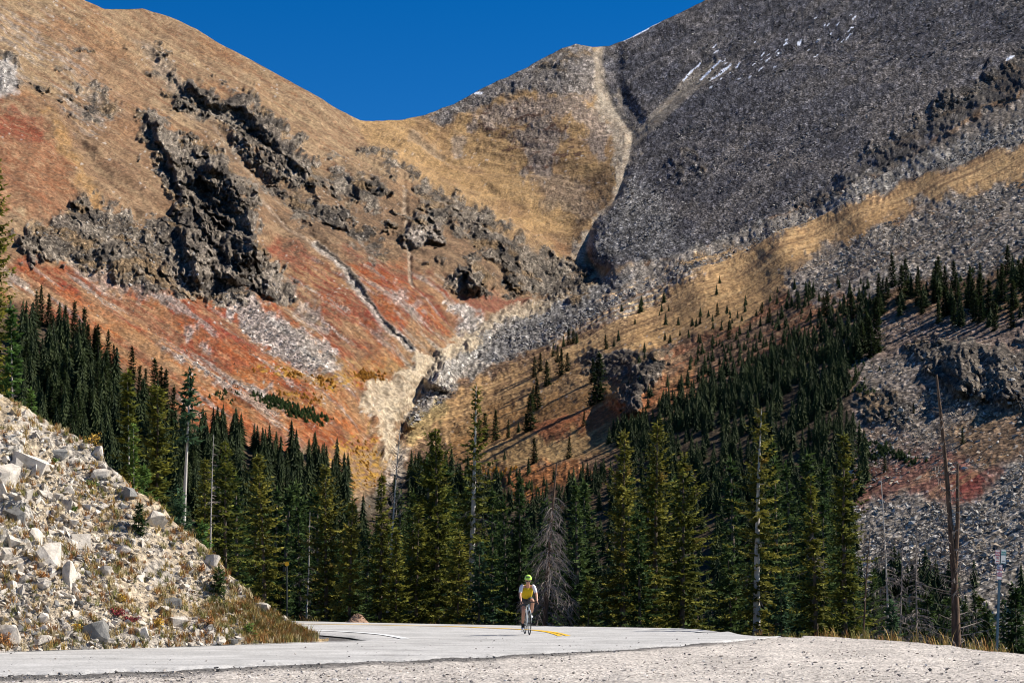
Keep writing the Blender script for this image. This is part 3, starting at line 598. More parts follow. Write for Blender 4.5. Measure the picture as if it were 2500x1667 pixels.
M_WHITE, M_YEL = paint_mat('road_paint_white', (.78,.78,.76)), paint_mat('road_paint_yellow', (.78,.46,.03))
def line(name, pxs, Ys, wd, mat, dz=.036):
    X_ = ray(np.array(pxs, float), 1500)[0] * np.array(Ys); s0 = np.linspace(0, 1, len(pxs)); n = 90; s1_ = np.linspace(0, 1, n)
    X_, Y_, P_ = np.interp(s1_, s0, X_), np.interp(s1_, s0, Ys), np.interp(s1_, s0, pxs)
    for _ in range(6): X_[1:-1] = (X_[:-2] + X_[2:] + 2 * X_[1:-1]) / 4; Y_[1:-1] = (Y_[:-2] + Y_[2:] + 2 * Y_[1:-1]) / 4; P_[1:-1] = (P_[:-2] + P_[2:] + 2 * P_[1:-1]) / 4
    tx, ty = np.gradient(X_), np.gradient(Y_); L_ = np.hypot(tx, ty); nx, ny = -ty / L_, tx / L_
    V_ = []
    for sgn in (-.5, .5):
        xx, yy = X_ + nx * wd * sgn, Y_ + ny * wd * sgn; pp = xx / yy * F * math.cos(TH) * 1.0137 + 1250
        V_.append(np.stack([xx, yy, gz(P_, yy) + dz + .010 * fbm(P_ / 200, yy / 4, 0, 3, 320)], -1))
    i_ = np.arange(n - 1); o = mesh_np(name, np.concatenate(V_), np.stack([i_, i_ + 1, i_ + 1 + n, i_ + n], -1), mat); tag(o, kind='structure')
a_ = np.linspace(-620, 990, 40); line('edge_line', a_, Dc(a_) + .35, .13, M_WHITE, .04)
py_ = [(420,1529),(620,1534),(762,1540.5),(830,1543),(890,1547),(940,1552),(975,1558),(990,1562)]
line('edge_line', [p for p, y in py_], [float(y2D(y, ZF)) for p, y in py_], .24, M_WHITE, .045)
py_ = [(1500,1536.5),(1560,1538.5),(1640,1541),(1700,1543.5),(1745,1546)]
line('edge_line', [p for p, y in py_], [float(y2D(y, ZF * (1 - float(sstep(1690, 1815, p))))) for p, y in py_], .16, M_WHITE, .045)
for k_ in (-.14, .14):
    py_ = [(420,1521.5),(620,1523.5),(830,1526),(1000,1528.5),(1130,1531.5),(1251,1536.5),(1310,1540.5),(1345,1545),(1366,1550),(1378,1555)]
    line('centre_line', [p + k_ * 70 * (p > 1280) * (p - 1280) / 100 for p, y in py_], [float(y2D(y, ZF)) + k_ * (1 if p < 1300 else .5) for p, y in py_], .14, M_YEL, .04)

# ------------------------------------------------------------------ the rocky bank on the left
SIL = [(-420,720),(-200,850),(0,965),(65,998),(130,1040),(191,1071),(245,1097),(252,1126),(306,1172),(325,1198),(386,1224),(425,1274),(444,1289),(501,1331),(528,1365),(559,1400),(597,1434),(631,1473),(665,1498),(700,1522),(735,1538),(765,1552),(800,1566)]
BAS = [(-420,1618),(0,1594),(300,1586),(761,1569.5),(800,1568)]
nb, mb = 520, 300
bpx = np.linspace(-420, 799, nb); bk = np.linspace(-.04, 1, mb)
bs_, bb_ = interp(SIL, bpx), interp(BAS, bpx); bb_ = np.maximum(bb_, bs_ + 1.5)
bs_ = bs_ + 5 * fbm(bpx / 14, 0, 0, 3, 401)
BX = np.repeat(bpx[None], mb, 0); BY = bb_[None] + (bs_ - bb_)[None] * bk[:, None]
ub, tb = ray(BX, BY); D0 = y2D(interp(BAS, BX), 0.0) + .1
sl = .66 + .10 * fbm(BX / 220, BY / 220, 0, 3, 402)
BD = (sl * D0 + 1.5) / (sl - tb); BD = np.maximum.accumulate(BD, 0)
Bx, By, Bz = ub * BD, BD, CAMZ + tb * BD
e1 = np.stack([np.gradient(q, axis=1) for q in (Bx, By, Bz)], -1); e2 = np.stack([np.gradient(q, axis=0) for q in (Bx, By, Bz)], -1)
BN = np.cross(e1, e2); BN /= np.linalg.norm(BN, axis=-1, keepdims=True)
qb = Bx * .75 + By * .35; ledge = sstep(260, 60, BX) * sstep(1040, 1120, BY) * (1 - sstep(1470, 1540, BY))
bh = .22 * fbm(Bx / 1.5, By / 1.5, Bz / 1.1, 5, 411, .6) + .05 * ridged(Bx / .3, By / .3, Bz / .3, 3, 412)
bh += ledge * (.42 * ridged(Bx / 1.1 + Bz * .4, By / 2, Bz / 1.3, 5, 413, .6) + .12)
bh *= (sstep(0, .05, 1 - bk) * .75 + .25)[:, None] * (sstep(0, .06, bk) * .9 + .1)[:, None]
Bx, By, Bz = [q + BN[..., i] * bh for i, q in enumerate((Bx, By, Bz))]
NBK = 8; bxs, bys, bzs = [Bx], [By], [Bz]
for i in range(NBK):
    d_ = [.3, .9, 2, 4, 7, 11, 16, 22][i]; yy = By[-1:] + d_; bxs.append(Bx[-1:] * yy / By[-1:]); bys.append(yy); bzs.append(Bz[-1:] - .08 - .42 * d_)
def back_z(px, Y):
    s_ = float(interp(SIL, px)); u_, t_ = ray(px, s_); d0 = float(y2D(float(interp(BAS, px)), 0.0)) + .1; ds = (.66 * d0 + 1.5) / (.66 - float(t_)); return CAMZ + float(t_) * ds - .08 - .42 * max(0, Y - ds), ds
VB = np.stack([np.concatenate(bxs), np.concatenate(bys), np.concatenate(bzs)], -1).reshape(-1, 3)
ii = (np.arange(mb + NBK - 1)[:, None] * nb + np.arange(nb - 1)[None]).ravel(); FB = np.stack([ii, ii + 1, ii + nb + 1, ii + nb], -1)
cb = np.zeros((mb, nb, 3)); cb[:] = c3(.50,.405,.285)
gr_ = sstep(0, .3, fbm(Bx / .8, By / .8, Bz / .8, 5, 421, .65)); cb = cb * (1 - .5 * gr_[..., None]) + c3(.30,.21,.105) * .5 * gr_[..., None]
gr2 = sstep(.1, .35, fbm(Bx / 1.6, By / 1.6, Bz / 1.6, 4, 422)); cb = cb * (1 - .5 * gr2[..., None]) + c3(.46,.43,.39) * .5 * gr2[..., None]
tipm = sstep(520, 700, BX) ; cb = cb * (1 - .55 * tipm[..., None]) + c3(.34,.22,.085) * .55 * tipm[..., None]
lg = np.clip(ledge * sstep(-.1, .2, fbm(Bx / .9, By / .9, Bz / .9, 3, 423)), 0, 1); cb = cb * (1 - .8 * lg[..., None]) + c3(.50,.465,.41) * .8 * lg[..., None]
cb = np.concatenate([cb] + [cb[-1:] * .8] * NBK).reshape(-1, 3)
t = NT('bank_soil'); vc = t.attr('Col'); v = t.vor(11, out='Color'); s_ = t.n('ShaderNodeSeparateColor'); t.l(v, s_.inputs[0])
k = t.ramp(s_.outputs[0], [(0, .6), (.4, .92), (.8, 1.1), (1, 1.4)]); k2 = t.ramp(t.noise(6, 6, .75), [(.3, .68), (.7, 1.22)])
t.col(t.mix(t.mix(vc, k, 1.0, 'MULTIPLY'), k2, 1.0, 'MULTIPLY')); t.bump(t.math('ADD', t.vor(9, out='Distance'), t.noise(14, 5, .75)), .9, .06); t.b.inputs['Roughness'].default_value = .95
bank = mesh_np('rocky_bank', VB, FB, t.m, cols=cb, smooth=False); tag(bank, kind='structure')
def bankpt(px, py):
    c = (px + 420) / 1219 * (nb - 1); ci = int(min(max(c, 0), nb - 2)); k = (py - bb_[ci]) / (bs_[ci] - bb_[ci]); r = (k + .04) / 1.04 * (mb - 1); ri = int(min(max(r, 0), mb - 2))
    return Vector((Bx[ri, ci], By[ri, ci], Bz[ri, ci])), Vector(BN[ri, ci])

# rocks: split angular blocks
def rock_mat(name, c, dark):
    t = NT(name); oi = t.n('ShaderNodeObjectInfo'); n = t.noise(2.2, 6, .7, dist=.6); n2 = t.noise(9, 5, .7)
    a = t.ramp(n, [(.28, dark), (.5, c), (.75, [min(.8, x * 1.22) for x in c])]); b = t.ramp(n2, [(.3, .72), (.7, 1.15)])
    hv = t.n('ShaderNodeHueSaturation'); t.l(t.mix(a, b, 1.0, 'MULTIPLY'), hv.inputs['Color']); t.l(t.math('ADD', t.math('MULTIPLY', oi.outputs['Random'], .45), .78), hv.inputs['Value'])
    t.col(hv.outputs[0]); t.bump(t.noise(7, 7, .72, dist=.8), .7, .05); t.b.inputs['Roughness'].default_value = .9; return t.m
M_ROCK = rock_mat('pale_rock', (.58,.515,.43), (.30,.25,.195)); M_ROCKG = rock_mat('grey_rock', (.22,.21,.19), (.12,.115,.10))
def hull(seed, ax=(1, .7, .6), n=15, sub=1, nz=.06):
    r = random.Random(seed); bm = bmesh.new()
    for _ in range(n):
        v = Vector((r.gauss(0, 1), r.gauss(0, 1), r.gauss(0, 1))).normalized(); v = Vector([math.copysign(abs(c)**.6, c) for c in v]) * r.uniform(.75, 1)
        bm.verts.new((v.x * ax[0] * .5, v.y * ax[1] * .5, v.z * ax[2] * .5))
    bmesh.ops.convex_hull(bm, input=bm.verts); 
    for v in [v for v in bm.verts if not v.link_faces]: bm.verts.remove(v)
    if sub: bmesh.ops.subdivide_edges(bm, edges=bm.edges, cuts=sub, use_grid_fill=True)
    bmesh.ops.triangulate(bm, faces=bm.faces); bm.verts.ensure_lookup_table()
    V = np.array([v.co[:] for v in bm.verts]); Fc = np.array([[v.index for v in f.verts] for f in bm.faces]); bm.free()
    if sub:
        nn = V / (np.linalg.norm(V, axis=1, keepdims=True) + 1e-9)
        V = V + nn * (nz * fbm(V[:, 0] * 5 + seed, V[:, 1] * 5, V[:, 2] * 5, 3, seed))[:, None]
    return V, Fc
def rotm(r, tilt=1.0):
    return np.array(Euler((r.uniform(-.5, .5) * tilt, r.uniform(-.5, .5) * tilt, r.uniform(0, 6.28))).to_matrix())
BOULD = [(237,1553,84,70,1,'large dark grey boulder sitting at the foot of the bank on the road edge'),
 (419,1474,52,44,1,'dark grey angular boulder in the middle of the lower bank'),
 (122,1134,66,34,1,'dark tabular rock jutting out of the upper bank on the left'),
 (61,1162,105,78,0,'broad white cracked slab high on the left bank'),
 (14,1212,56,105,0,'tall beige slab leaning at the left edge of the photo'),
 (27,1293,68,78,1,'grey fractured block below the tall beige slab at the left edge'),
 (60,1238,62,48,0,'brownish overhanging block just under the broad white slab'),
 (82,1334,40,62,0,'upright pointed slab above the two tall standing slabs'),
 (112,1400,50,96,0,'tall upright slab, wider of the two standing side by side'),
 (156,1436,40,94,0,'tall upright slab, narrower right one of the standing pair'),
 (15,1370,28,56,0,'narrow upright pale rock near the left edge'),
 (375,1283,66,60,0,'large whitish boulder next to the small green sapling'),
 (306,1215,56,32,1,'wedge shaped rock on the crest of the bank'),
 (245,1170,54,30,0,'pale pointed rock below the yellow bush on the crest'),
 (238,1112,36,46,0,'upright block on the skyline of the bank beside the yellow bush'),
 (253,1402,46,42,0,'tilted block in the middle of the bank with a shaded left side'),
 (344,1411,30,24,0,'small round topped pale rock in the middle of the bank'),
 (165,1215,28,26,0,'small white block right of the broad white slab'),
 (643,1482,44,28,0,'flat pale rock near the lower end of the bank crest'),
 (686,1512,44,18,0,'long low rock at the very tip of the bank crest'),
 (597,1452,38,20,0,'flat rock lying on the lower crest among dry grass'),
 (432,1518,54,36,0,'white block in the rubble above the yellow plants'),
 (22,1560,60,62,0,'pale boulder in the bottom left corner above the road'),
 (340,1556,38,28,0,'pale boulder at the roadside under the red shrub'),
 (517,1374,40,40,0,'brownish pointed rock on the crest left of the lower sapling'),
 (199,1335,56,70,0,'slanting pale slab right of the upright pointed slab'),
 (96,1520,46,26,0,'flat slab lying in the rubble near the bottom left'),
 (300,1350,40,24,0,'long flat stone lying along the fall of the slope'),
 (530,1569,34,18,0,'half buried pale stone on the road edge near the bank tip'),
 (562,1570,34,14,1,'low grey stone on the road edge nearest the bank tip')]
rr = random.Random(77)
for i, (px, py, wpx, hpx, mt, lab) in enumerate(BOULD):
    p, n = bankpt(px, py); s = p.y / F; V, Fc = hull(500 + i, (wpx * s * 1.08, max(wpx, hpx) * s * .8, hpx * s * 1.12), 14 + i % 5, 2, .035 * (wpx + hpx) * s * .5)
    a = rr.uniform(-.5, .5); c, s2 = math.cos(a), math.sin(a); V = V @ np.array([[c, s2, 0], [-s2, c, 0], [0, 0, 1]])
    o = mesh_np('boulder', V, Fc, M_ROCKG if mt else M_ROCK); o.location = p + n * .05 * hpx * s; o.rotation_euler = (rr.uniform(-.15, .15), rr.uniform(-.25, .25), 0)
    tag(o, lab, 'boulder', 'single boulders on the rocky bank')
PR = [hull(900 + k, (1, rr.uniform(.55, .95), rr.uniform(.45, .8)), 13, 1, .05) for k in range(10)]
protoR = [None] * 10
def spot(r, tip=.5):
    for _ in range(200):
        px = r.uniform(-60, 740); s_, b_ = float(interp(SIL, px)), float(interp(BAS, px)); py = r.uniform(s_ + 4, b_ - 1)
        dens = .35 + .9 * sstep(330, 80, px) * sstep(1050, 1200, py) + .5 * sstep(1470, 1560, py) * sstep(480, 300, px) + .45 * vn(px / 60, py / 60, 3, 7)
        dens *= 1 - .55 * float(sstep(520, 660, px))
        if r.random() < dens: return px, py
    return px, py
for i in range(150):
    px, py = spot(rr); p, n = bankpt(px, py); k = rr.randrange(10); sz = rr.uniform(.14, .32) * (1.4 if px < 200 else 1)
    if protoR[k] is None: o = mesh_np('rock', PR[k][0], PR[k][1], M_ROCK); protoR[k] = o
    else: o = protoR[k].copy(); COL.objects.link(o)
    o.location = p + n * sz * .03; o.scale = (sz, sz * rr.uniform(.8, 1.2), sz * rr.uniform(.8, 1.3)); o.rotation_euler = (rr.uniform(-.6, .6), rr.uniform(-.6, .6), rr.uniform(0, 6.28))
    tag(o, 'pale angular rock lying among the rubble of the roadside bank', 'rock', 'pale rocks scattered over the roadside bank')
for i in range(26):
    px, py = rr.uniform(-30, 200), rr.uniform(1090, 1500); p, n = bankpt(px, py); k = rr.randrange(10)
    o = protoR[k].copy(); COL.objects.link(o); sz = rr.uniform(.38, .8); o.location = p - n * sz * .16
    o.scale = (sz * rr.uniform(.6, 1), sz * .8, sz * rr.uniform(.8, 1.25)); o.rotation_euler = (rr.uniform(-.35, .35), rr.uniform(-.5, .2), rr.uniform(0, 6.28))
    tag(o, 'big fractured slab among the broken outcrop at the left edge of the bank', 'rock', 'fractured slabs of the outcrop at the left edge')
SR = [hull(950 + k, (1, rr.uniform(.5, .9), rr.uniform(.35, .7)), 9, 0) for k in range(12)]
def scatter(name, pts, mats, kind='stuff'):
    """pts: list of (pos, size, proto(V,F), material index, R matrix)"""
    VV_, FF_, mi, off = [], [], [], 0
    for pos, sz, (V, Fc), m_, Rm in pts:
        VV_.append((V * sz) @ Rm.T + np.array(pos)); FF_.append(Fc + off); off += len(V); mi.append(np.full(len(Fc), m_))
    o = mesh_np(name, np.concatenate(VV_), np.concatenate(FF_), mats, matidx=np.concatenate(mi)); tag(o, kind=kind); return o
M_R1, M_R2, M_R3 = simple('rubble_pale', (.58,.515,.43), .9, spec=.1, var=.25, scale=9), simple('rubble_tan', (.36,.30,.23), .9, spec=.1, var=.25, scale=9), simple('rubble_grey', (.20,.19,.175), .9, spec=.1, var=.25, scale=9)
P_ = []
for i in range(13500):
    px, py = spot(rr); p, n = bankpt(px, py); sz = min(.2, .028 * rr.paretovariate(1.6)) * (1.3 if px < 250 else 1)
    P_.append(((p + n * sz * .02)[:], sz * np.array([1, rr.uniform(.7, 1.2), rr.uniform(.6, 1.1)]), SR[rr.randrange(12)], rr.choice([0,0,0,1,1,2]), rotm(rr, 1.6)))
tag(scatter('rubble', P_, [M_R1, M_R2, M_R3]), 'pale broken stones and rubble covering the roadside bank', 'rubble')
P_ = []
M_G1, M_G2, M_G3 = simple('pebble_dark', (.14,.13,.12), .9, spec=.1), simple('pebble_pale', (.62,.58,.53), .9, spec=.1), simple('pebble_tan', (.40,.35,.30), .9, spec=.1)
for i in range(11000):
    px = rr.uniform(-40, 2560); ylo = float(interp([(-40,1652),(0,1649),(400,1636),(830,1617),(1213,1601),(1519,1584),(1660,1575),(1805,1563),(1900,1556),(2027,1556),(2234,1569),(2500,1602),(2600,1620)], px))
    py = rr.uniform(ylo, 1690); D_ = float(y2D(py, 0)); near = math.exp(-(py - ylo) / 14)
    sz = min(.09, .012 * rr.paretovariate(1.9)) * (1.15 if near > .5 and px < 1700 else 1); u_, t_ = ray(px, py)
    P_.append(((float(u_) * D_, D_, float(gz(px, D_)) + sz * .15), sz * np.array([1, 1, .7]), SR[rr.randrange(12)], (rr.choice([0,0,2]) if (near > .45 and px < 1700) else rr.choice([0,1,2,2,2])), rotm(rr, .8)))
for i in range(260):
    px = rr.uniform(0, 1750); lo, hi = float(Dlow(px)), float(Dc(px)); D_ = rr.uniform(lo, hi); u_, t_ = ray(px, 1500); sz = min(.06, .012 * rr.paretovariate(1.6))
    P_.append(((float(u_) * D_, D_, float(gz(px, D_)) + .035 + sz * .15), sz * np.array([1, 1, .7]), SR[rr.randrange(12)], rr.choice([0,0,2]), rotm(rr, .8)))
tag(scatter('loose_gravel', P_, [M_G1, M_G2, M_G3]), 'loose pebbles strewn over the turnout and road edge', 'gravel')

# ------------------------------------------------------------------ conifers
def foliage(name, dark, light, dead=(.20,.09,.03), deadamt=.12):
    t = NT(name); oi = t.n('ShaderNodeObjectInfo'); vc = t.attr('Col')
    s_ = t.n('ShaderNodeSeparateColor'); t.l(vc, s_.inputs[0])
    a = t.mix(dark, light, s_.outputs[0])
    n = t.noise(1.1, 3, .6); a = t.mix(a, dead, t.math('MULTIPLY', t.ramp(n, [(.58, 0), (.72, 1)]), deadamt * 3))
    hv = t.n('ShaderNodeHueSaturation'); t.l(a, hv.inputs['Color'])
    t.l(t.math('ADD', t.math('MULTIPLY', oi.outputs['Random'], .6), .7), hv.inputs['Value'])
    t.l(t.math('ADD', t.math('MULTIPLY', oi.outputs['Random'], -.035), .515), hv.inputs['Hue'])
    t.col(hv.outputs[0]); t.b.inputs['Roughness'].default_value = .7; t.b.inputs['Specular IOR Level'].default_value = .08
    tr = t.n('ShaderNodeBsdfTranslucent'); t.l(hv.outputs[0], tr.inputs[0]); mx = t.n('ShaderNodeMixShader'); mx.inputs[0].default_value = .25
    t.l(t.b.outputs[0], mx.inputs[1]); t.l(tr.outputs[0], mx.inputs[2]); t.l(mx.outputs[0], t.out.inputs[0]); return t.m
M_OLV = foliage('needles_olive', (.020,.030,.008), (.30,.29,.045), (.24,.13,.03), .14)
M_GRN = foliage('needles_green', (.014,.032,.012), (.085,.13,.032), (.14,.10,.03), .06)
M_BRT = foliage('needles_bright', (.03,.065,.018), (.20,.32,.07), (.2,.2,.04), .04)
M_BLU = foliage('needles_blue_green', (.016,.040,.022), (.12,.20,.09), (.14,.10,.03), .03)
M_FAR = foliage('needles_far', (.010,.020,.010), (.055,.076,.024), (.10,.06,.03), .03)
def bark(name, a, b):
    t = NT(name); n = t.noise(3, 6, .7, vec=t.obj((6, 6, 1.2))); t.col(t.ramp(n, [(.35, a), (.65, b)])); t.bump(n, .6, .02); t.b.inputs['Roughness'].default_value = .95; return t.m
M_BARK = bark('bark_brown', (.07,.05,.035), (.17,.13,.10)); M_PALE = bark('bark_pale', (.30,.26,.22), (.62,.57,.50)); M_GREYW = bark('dead_wood_grey', (.13,.10,.085), (.36,.31,.27))
M_SNAG = bark('snag_wood', (.045,.03,.022), (.20,.125,.08)); M_TWIG = simple('dead_twigs', (.235,.195,.165), .95, spec=.1, var=.35, scale=4)
def tube(pts, rad, sides=7):
    """tapered tube through pts"""
    P = np.array(pts, float); n = len(P); V, Fc = [], []
    for i in range(n):
        d = P[min(i + 1, n - 1)] - P[max(i - 1, 0)]; d /= np.linalg.norm(d) + 1e-9
        a = np.cross(d, [0.31, .95, .1]); a /= np.linalg.norm(a) + 1e-9; b = np.cross(d, a)
        for k in range(sides): th = 2 * math.pi * k / sides; V.append(P[i] + rad[i] * (math.cos(th) * a + math.sin(th) * b))
    for i in range(n - 1):
        for k in range(sides): Fc.append((i * sides + k, i * sides + (k + 1) % sides, (i + 1) * sides + (k + 1) % sides, (i + 1) * sides + k))
    return np.array(V), np.array(Fc)
def trunk_path(H, lean=0.0, bend=.02, seed=0, n=12):
    r = random.Random(seed); a, b = r.uniform(0, 6.28), r.uniform(.5, 1.5)
    return [(lean * z + bend * H * math.sin(b * 3 * z / H + a) * (z / H) - bend * H * math.sin(a) * 0, bend * H * .5 * math.cos(b * 2.4 * z / H + a) * (z / H), z) for z in np.linspace(0, H, n)]
def conifer_crown(H, Rb, cb, seed, dens=1.0, droop=.35, p=.85, tw=.2, gap=.24, side=None, step=None, ragged=.5, path=None, wid=.28):
    """every branch is a drooping spray of short needle twigs; returns V, F(quads), shade value per vertex"""
    r = random.Random(seed); V, Q, Cl = [], [], []; step = step or .235
    z = cb * H; path = np.array(path if path is not None else [(0, 0, 0), (0, 0, H)]); off = r.uniform(0, 50)
    def axis(z): return np.array([np.interp(z, path[:, 2], path[:, 0]), np.interp(z, path[:, 2], path[:, 1]), z])
    def twig(o, d, l, wv, c0, c1):
        d = d / (np.linalg.norm(d) + 1e-9); sd = np.cross(d, [r.gauss(0, .5), r.gauss(0, .5), 1]); sd /= np.linalg.norm(sd) + 1e-9
        k = len(V); m = o + d * l * .45
        V.extend([o, m + sd * wv, o + d * l, m - sd * wv]); Cl.extend([c0, (c0 + c1) / 2, c1, (c0 + c1) / 2]); Q.append((k, k + 1, k + 2, k + 3))
    while z < H * .985:
        f = (z - cb * H) / (H * (1 - cb)); prof = (1 - f)**p * min(1, .55 + f * 3.0) ; nb_ = max(3, int(round((5.5 if f < .8 else 4) * dens)))
        a0 = r.uniform(0, 6.28)
        for b in range(nb_):
            az = a0 + b * 6.283 / nb_ + r.uniform(-.45, .45); lob = 1 + ragged * math.sin(az * 2 + off + z * 1.3) * math.sin(z * 2.1 + off * 1.7)
            L = Rb * prof * lob * r.uniform(.62, 1.12) + .05 * H * .12 * (1 - f) + .05
            if side is not None: L *= 1 + side[1] * math.cos(az - side[0])
            if r.random() < gap: L *= r.uniform(.2, .55)
            el = math.radians(-14 + 62 * f**1.5 + r.uniform(-9, 9)); dr = droop * (1 - f * .8)
            o = axis(z + r.uniform(-.5, .5) * step); h = np.array([math.cos(az), math.sin(az), 0.0]); lat = np.array([-math.sin(az), math.cos(az), 0.0])
            n_ = max(3, int(L / (tw * .42))); pr = o
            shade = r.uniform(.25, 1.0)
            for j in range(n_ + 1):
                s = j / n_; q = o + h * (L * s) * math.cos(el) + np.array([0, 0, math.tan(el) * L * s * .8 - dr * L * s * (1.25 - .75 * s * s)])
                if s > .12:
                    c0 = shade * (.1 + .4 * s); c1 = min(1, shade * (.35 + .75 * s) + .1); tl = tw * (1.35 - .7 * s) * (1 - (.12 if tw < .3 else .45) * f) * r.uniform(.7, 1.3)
                    for sg in (-1, 1):
                        twig(q, h * r.uniform(.35, .8) + lat * sg * r.uniform(.5, 1.0) + np.array([0, 0, r.uniform(-.35, .22)]), tl * (1.0 if s < .9 else .7), tl * wid, c0, c1)
                    if r.random() < .55: twig(q, h * .3 + lat * r.uniform(-.4, .4) + np.array([0, 0, -r.uniform(.5, 1.0)]), tl * .8, tl * wid, c0 * .7, c0)
                    if r.random() < .35: twig(q, h * .6 + lat * r.uniform(-.4, .4) + np.array([0, 0, r.uniform(.3, .7)]), tl * .6, tl * wid, c0, c1)
                pr = q
            twig(pr, h + np.array([0, 0, .25]), tw * .9, tw * .2, .5 * shade, shade)
        z += step * (1.0 - .35 * f)
    for j in range(5): twig(axis(H * (.93 + .014 * j)), np.array([r.uniform(-.5, .5), r.uniform(-.5, .5), 1.0]), tw * .9, tw * .16, .5, 1)
    twig(axis(H) - np.array([0, 0, tw * .8]), np.array([0, 0, 1.0]), tw * 1.4, tw * .12, .5, .9)
    c = np.array(Cl); return np.array(V), np.array(Q), np.stack([c, c, c], -1)
def dead_branches(H, L0, z0, z1, seed, n=60, fine=6, droop=.5, path=None, rad=.012, up=False):
    r = random.Random(seed); V, Q, off = [], [], 0; path = np.array(path if path is not None else [(0, 0, 0), (0, 0, H)])
    def add(pts, rd, sides=3):
        nonlocal off
        v, f = tube(pts, rd, sides); V.append(v); Q.append(f + off); off += len(v)
    for i in range(n):
        z = r.uniform(z0, z1); f = (z - z0) / (z1 - z0 + 1e-6); o = np.array([np.interp(z, path[:, 2], path[:, 0]), np.interp(z, path[:, 2], path[:, 1]), z])
        az = r.uniform(0, 6.283); L = L0 * (1 - .75 * f) * r.uniform(.4, 1.1); h = np.array([math.cos(az), math.sin(az), 0]); lat = np.array([-h[1], h[0], 0]); cv = r.uniform(-.3, .3)
        pts = [o + h * L * s + lat * cv * L * s * s + np.array([0, 0, (.12 * L * s - droop * L * s * s) if not up else (.25 * L * s + .5 * L * s * s)]) for s in (0, .35, .7, 1)]
        add(pts, [rad * 1.2, rad, rad * .7, rad * .35])
        for k in range(fine):
            s = r.uniform(.25, 1); b = pts[0] * (1 - s) + pts[-1] * s if s > .7 else pts[1] * (1 - s) + pts[2] * s
            b = np.array([np.interp(s, (0, .35, .7, 1), [p[c] for p in pts]) for c in range(3)]); l = L * r.uniform(.12, .38)
            d = h * r.uniform(.1, .9) + lat * r.uniform(-.9, .9) + np.array([0, 0, -r.uniform(.1, 1.1) if not up else r.uniform(-.5, .5)])
            add([b, b + d * l * .5, b + d * l + np.array([0, 0, -.15 * l])], [rad * .6, rad * .45, rad * .25])
    return np.concatenate(V), np.concatenate(Q)
# ---- trees that stand by the road: (top x, top y, base x, distance, base radius px, kind, options, label)
def hero(tx, ty, bx, Y, rpx, mat, lab, cb=.03, zb=None, tmat=None, group='conifers standing along the road', name='conifer', r0=.11, **k):
    ub_, _ = ray(bx, 1500); pxb = bx
    if zb is None: zb = float(gz(bx, Y)) if Y < 90 else zv(Y)
    ut, tt = ray(tx, ty); ztop = CAMZ + float(tt) * Y; H = ztop - zb; X = float(ub_) * Y; lean = (float(ut) * Y - X) / H; Rb = rpx * 1.3 * Y / F; k['p'] = k.get('p', .85) * 1.15
    seed = int(tx * 7 + ty); path = trunk_path(H, lean, k.pop('bend', .008), seed)
    root = empty(name, (X, Y, zb)); tag(root, lab, 'tree', group)
    rt = [r0 * H / 7 * (1 - .93 * i / (len(path) - 1)) for i in range(len(path))]; v, f = tube(path, rt, 8)
    mesh_np('trunk', v, f, tmat or M_BARK, root, smooth=True)
    dead = k.pop('dead', None)
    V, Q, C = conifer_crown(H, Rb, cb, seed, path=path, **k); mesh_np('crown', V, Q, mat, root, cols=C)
    if dead: v, f = dead_branches(H, Rb * dead[2], H * dead[0], H * dead[1], seed + 1, dead[3], 4, .35, path); mesh_np('dead_branches', v, f, M_TWIG, root)
    return root
def bz(px, Y): return back_z(px, Y)[0]
g1_ = 'conifers behind the rocky bank'
hero(-14, 395, -20, 55, 66, M_OLV, 'tall spruce cut by the left edge of the photo', zb=bz(0, 55), group=g1_, ragged=.5, gap=.3, p=.5, step=.26)
hero(27, 735, 30, 52, 34, M_BRT, 'yellow green spruce with a thin pale trunk near the left edge', zb=bz(27, 52), group=g1_, gap=.35, tmat=M_PALE, cb=.3, r0=.07, dead=(.2, .8, .8, 30))
hero(74, 948, 74, 49, 16, M_BRT, 'little yellow green sapling on the crest near the left edge', zb=bz(74, 49), group=g1_, gap=.3, r0=.07, tw=.12, step=.12)
hero(314, 906, 312, 53, 30, M_OLV, 'narrow olive spruce with rusty tips and a dead lower stem', zb=bz(312, 53), group=g1_, cb=.35, gap=.3, dead=(.1, .5, 1, 30), tmat=M_PALE, r0=.06)
hero(380, 944, 384, 56, 62, M_OLV, 'broad bushy olive spruce behind the white trunked fir', zb=bz(384, 56), group=g1_, p=.45, dens=1.2)
hero(458, 902, 442, 52, 34, M_BLU, 'slender blue green fir with a long bare white trunk', zb=bz(442, 52), group=g1_, cb=.76, gap=.25, tmat=M_PALE, r0=.10, dead=(.08, .5, .5, 14), p=.7)
hero(328, 1040, 322, 49.5, 36, M_BRT, 'bright green young fir with a bare leader on the bank crest', zb=bz(322, 49.5), group=g1_, cb=.0, p=1.9, gap=.1, r0=.07, tmat=M_PALE, tw=.16)
hero(352, 1138, 352, 49, 40, M_BRT, 'bright green bushy fir below the fir with the bare leader', zb=bz(352, 49) - .6, group=g1_, p=.5, gap=.05, tw=.17, dens=1.2, r0=.07)
hero(432, 1205, 440, 50, 74, M_BLU, 'dense green fir bush at the foot of the white trunk', zb=bz(440, 50) - 1.0, group=g1_, p=.45, gap=.05, tw=.18, dens=1.3, r0=.07)
hero(490, 1275, 484, 50, 46, M_BRT, 'low green fir bush furthest down the bank crest', zb=bz(484, 50) - .8, group=g1_, p=.5, gap=.05, tw=.16, dens=1.2, r0=.07)
hero(547, 1078, 552, 66, 62, M_OLV, 'dark olive spruce right of the thin bleached stem', zb=.2, group=g1_, p=.6)
hero(500, 1120, 505, 72, 50, M_OLV, 'brownish spruce behind the dense green fir bush', zb=0, group=g1_, p=.7)
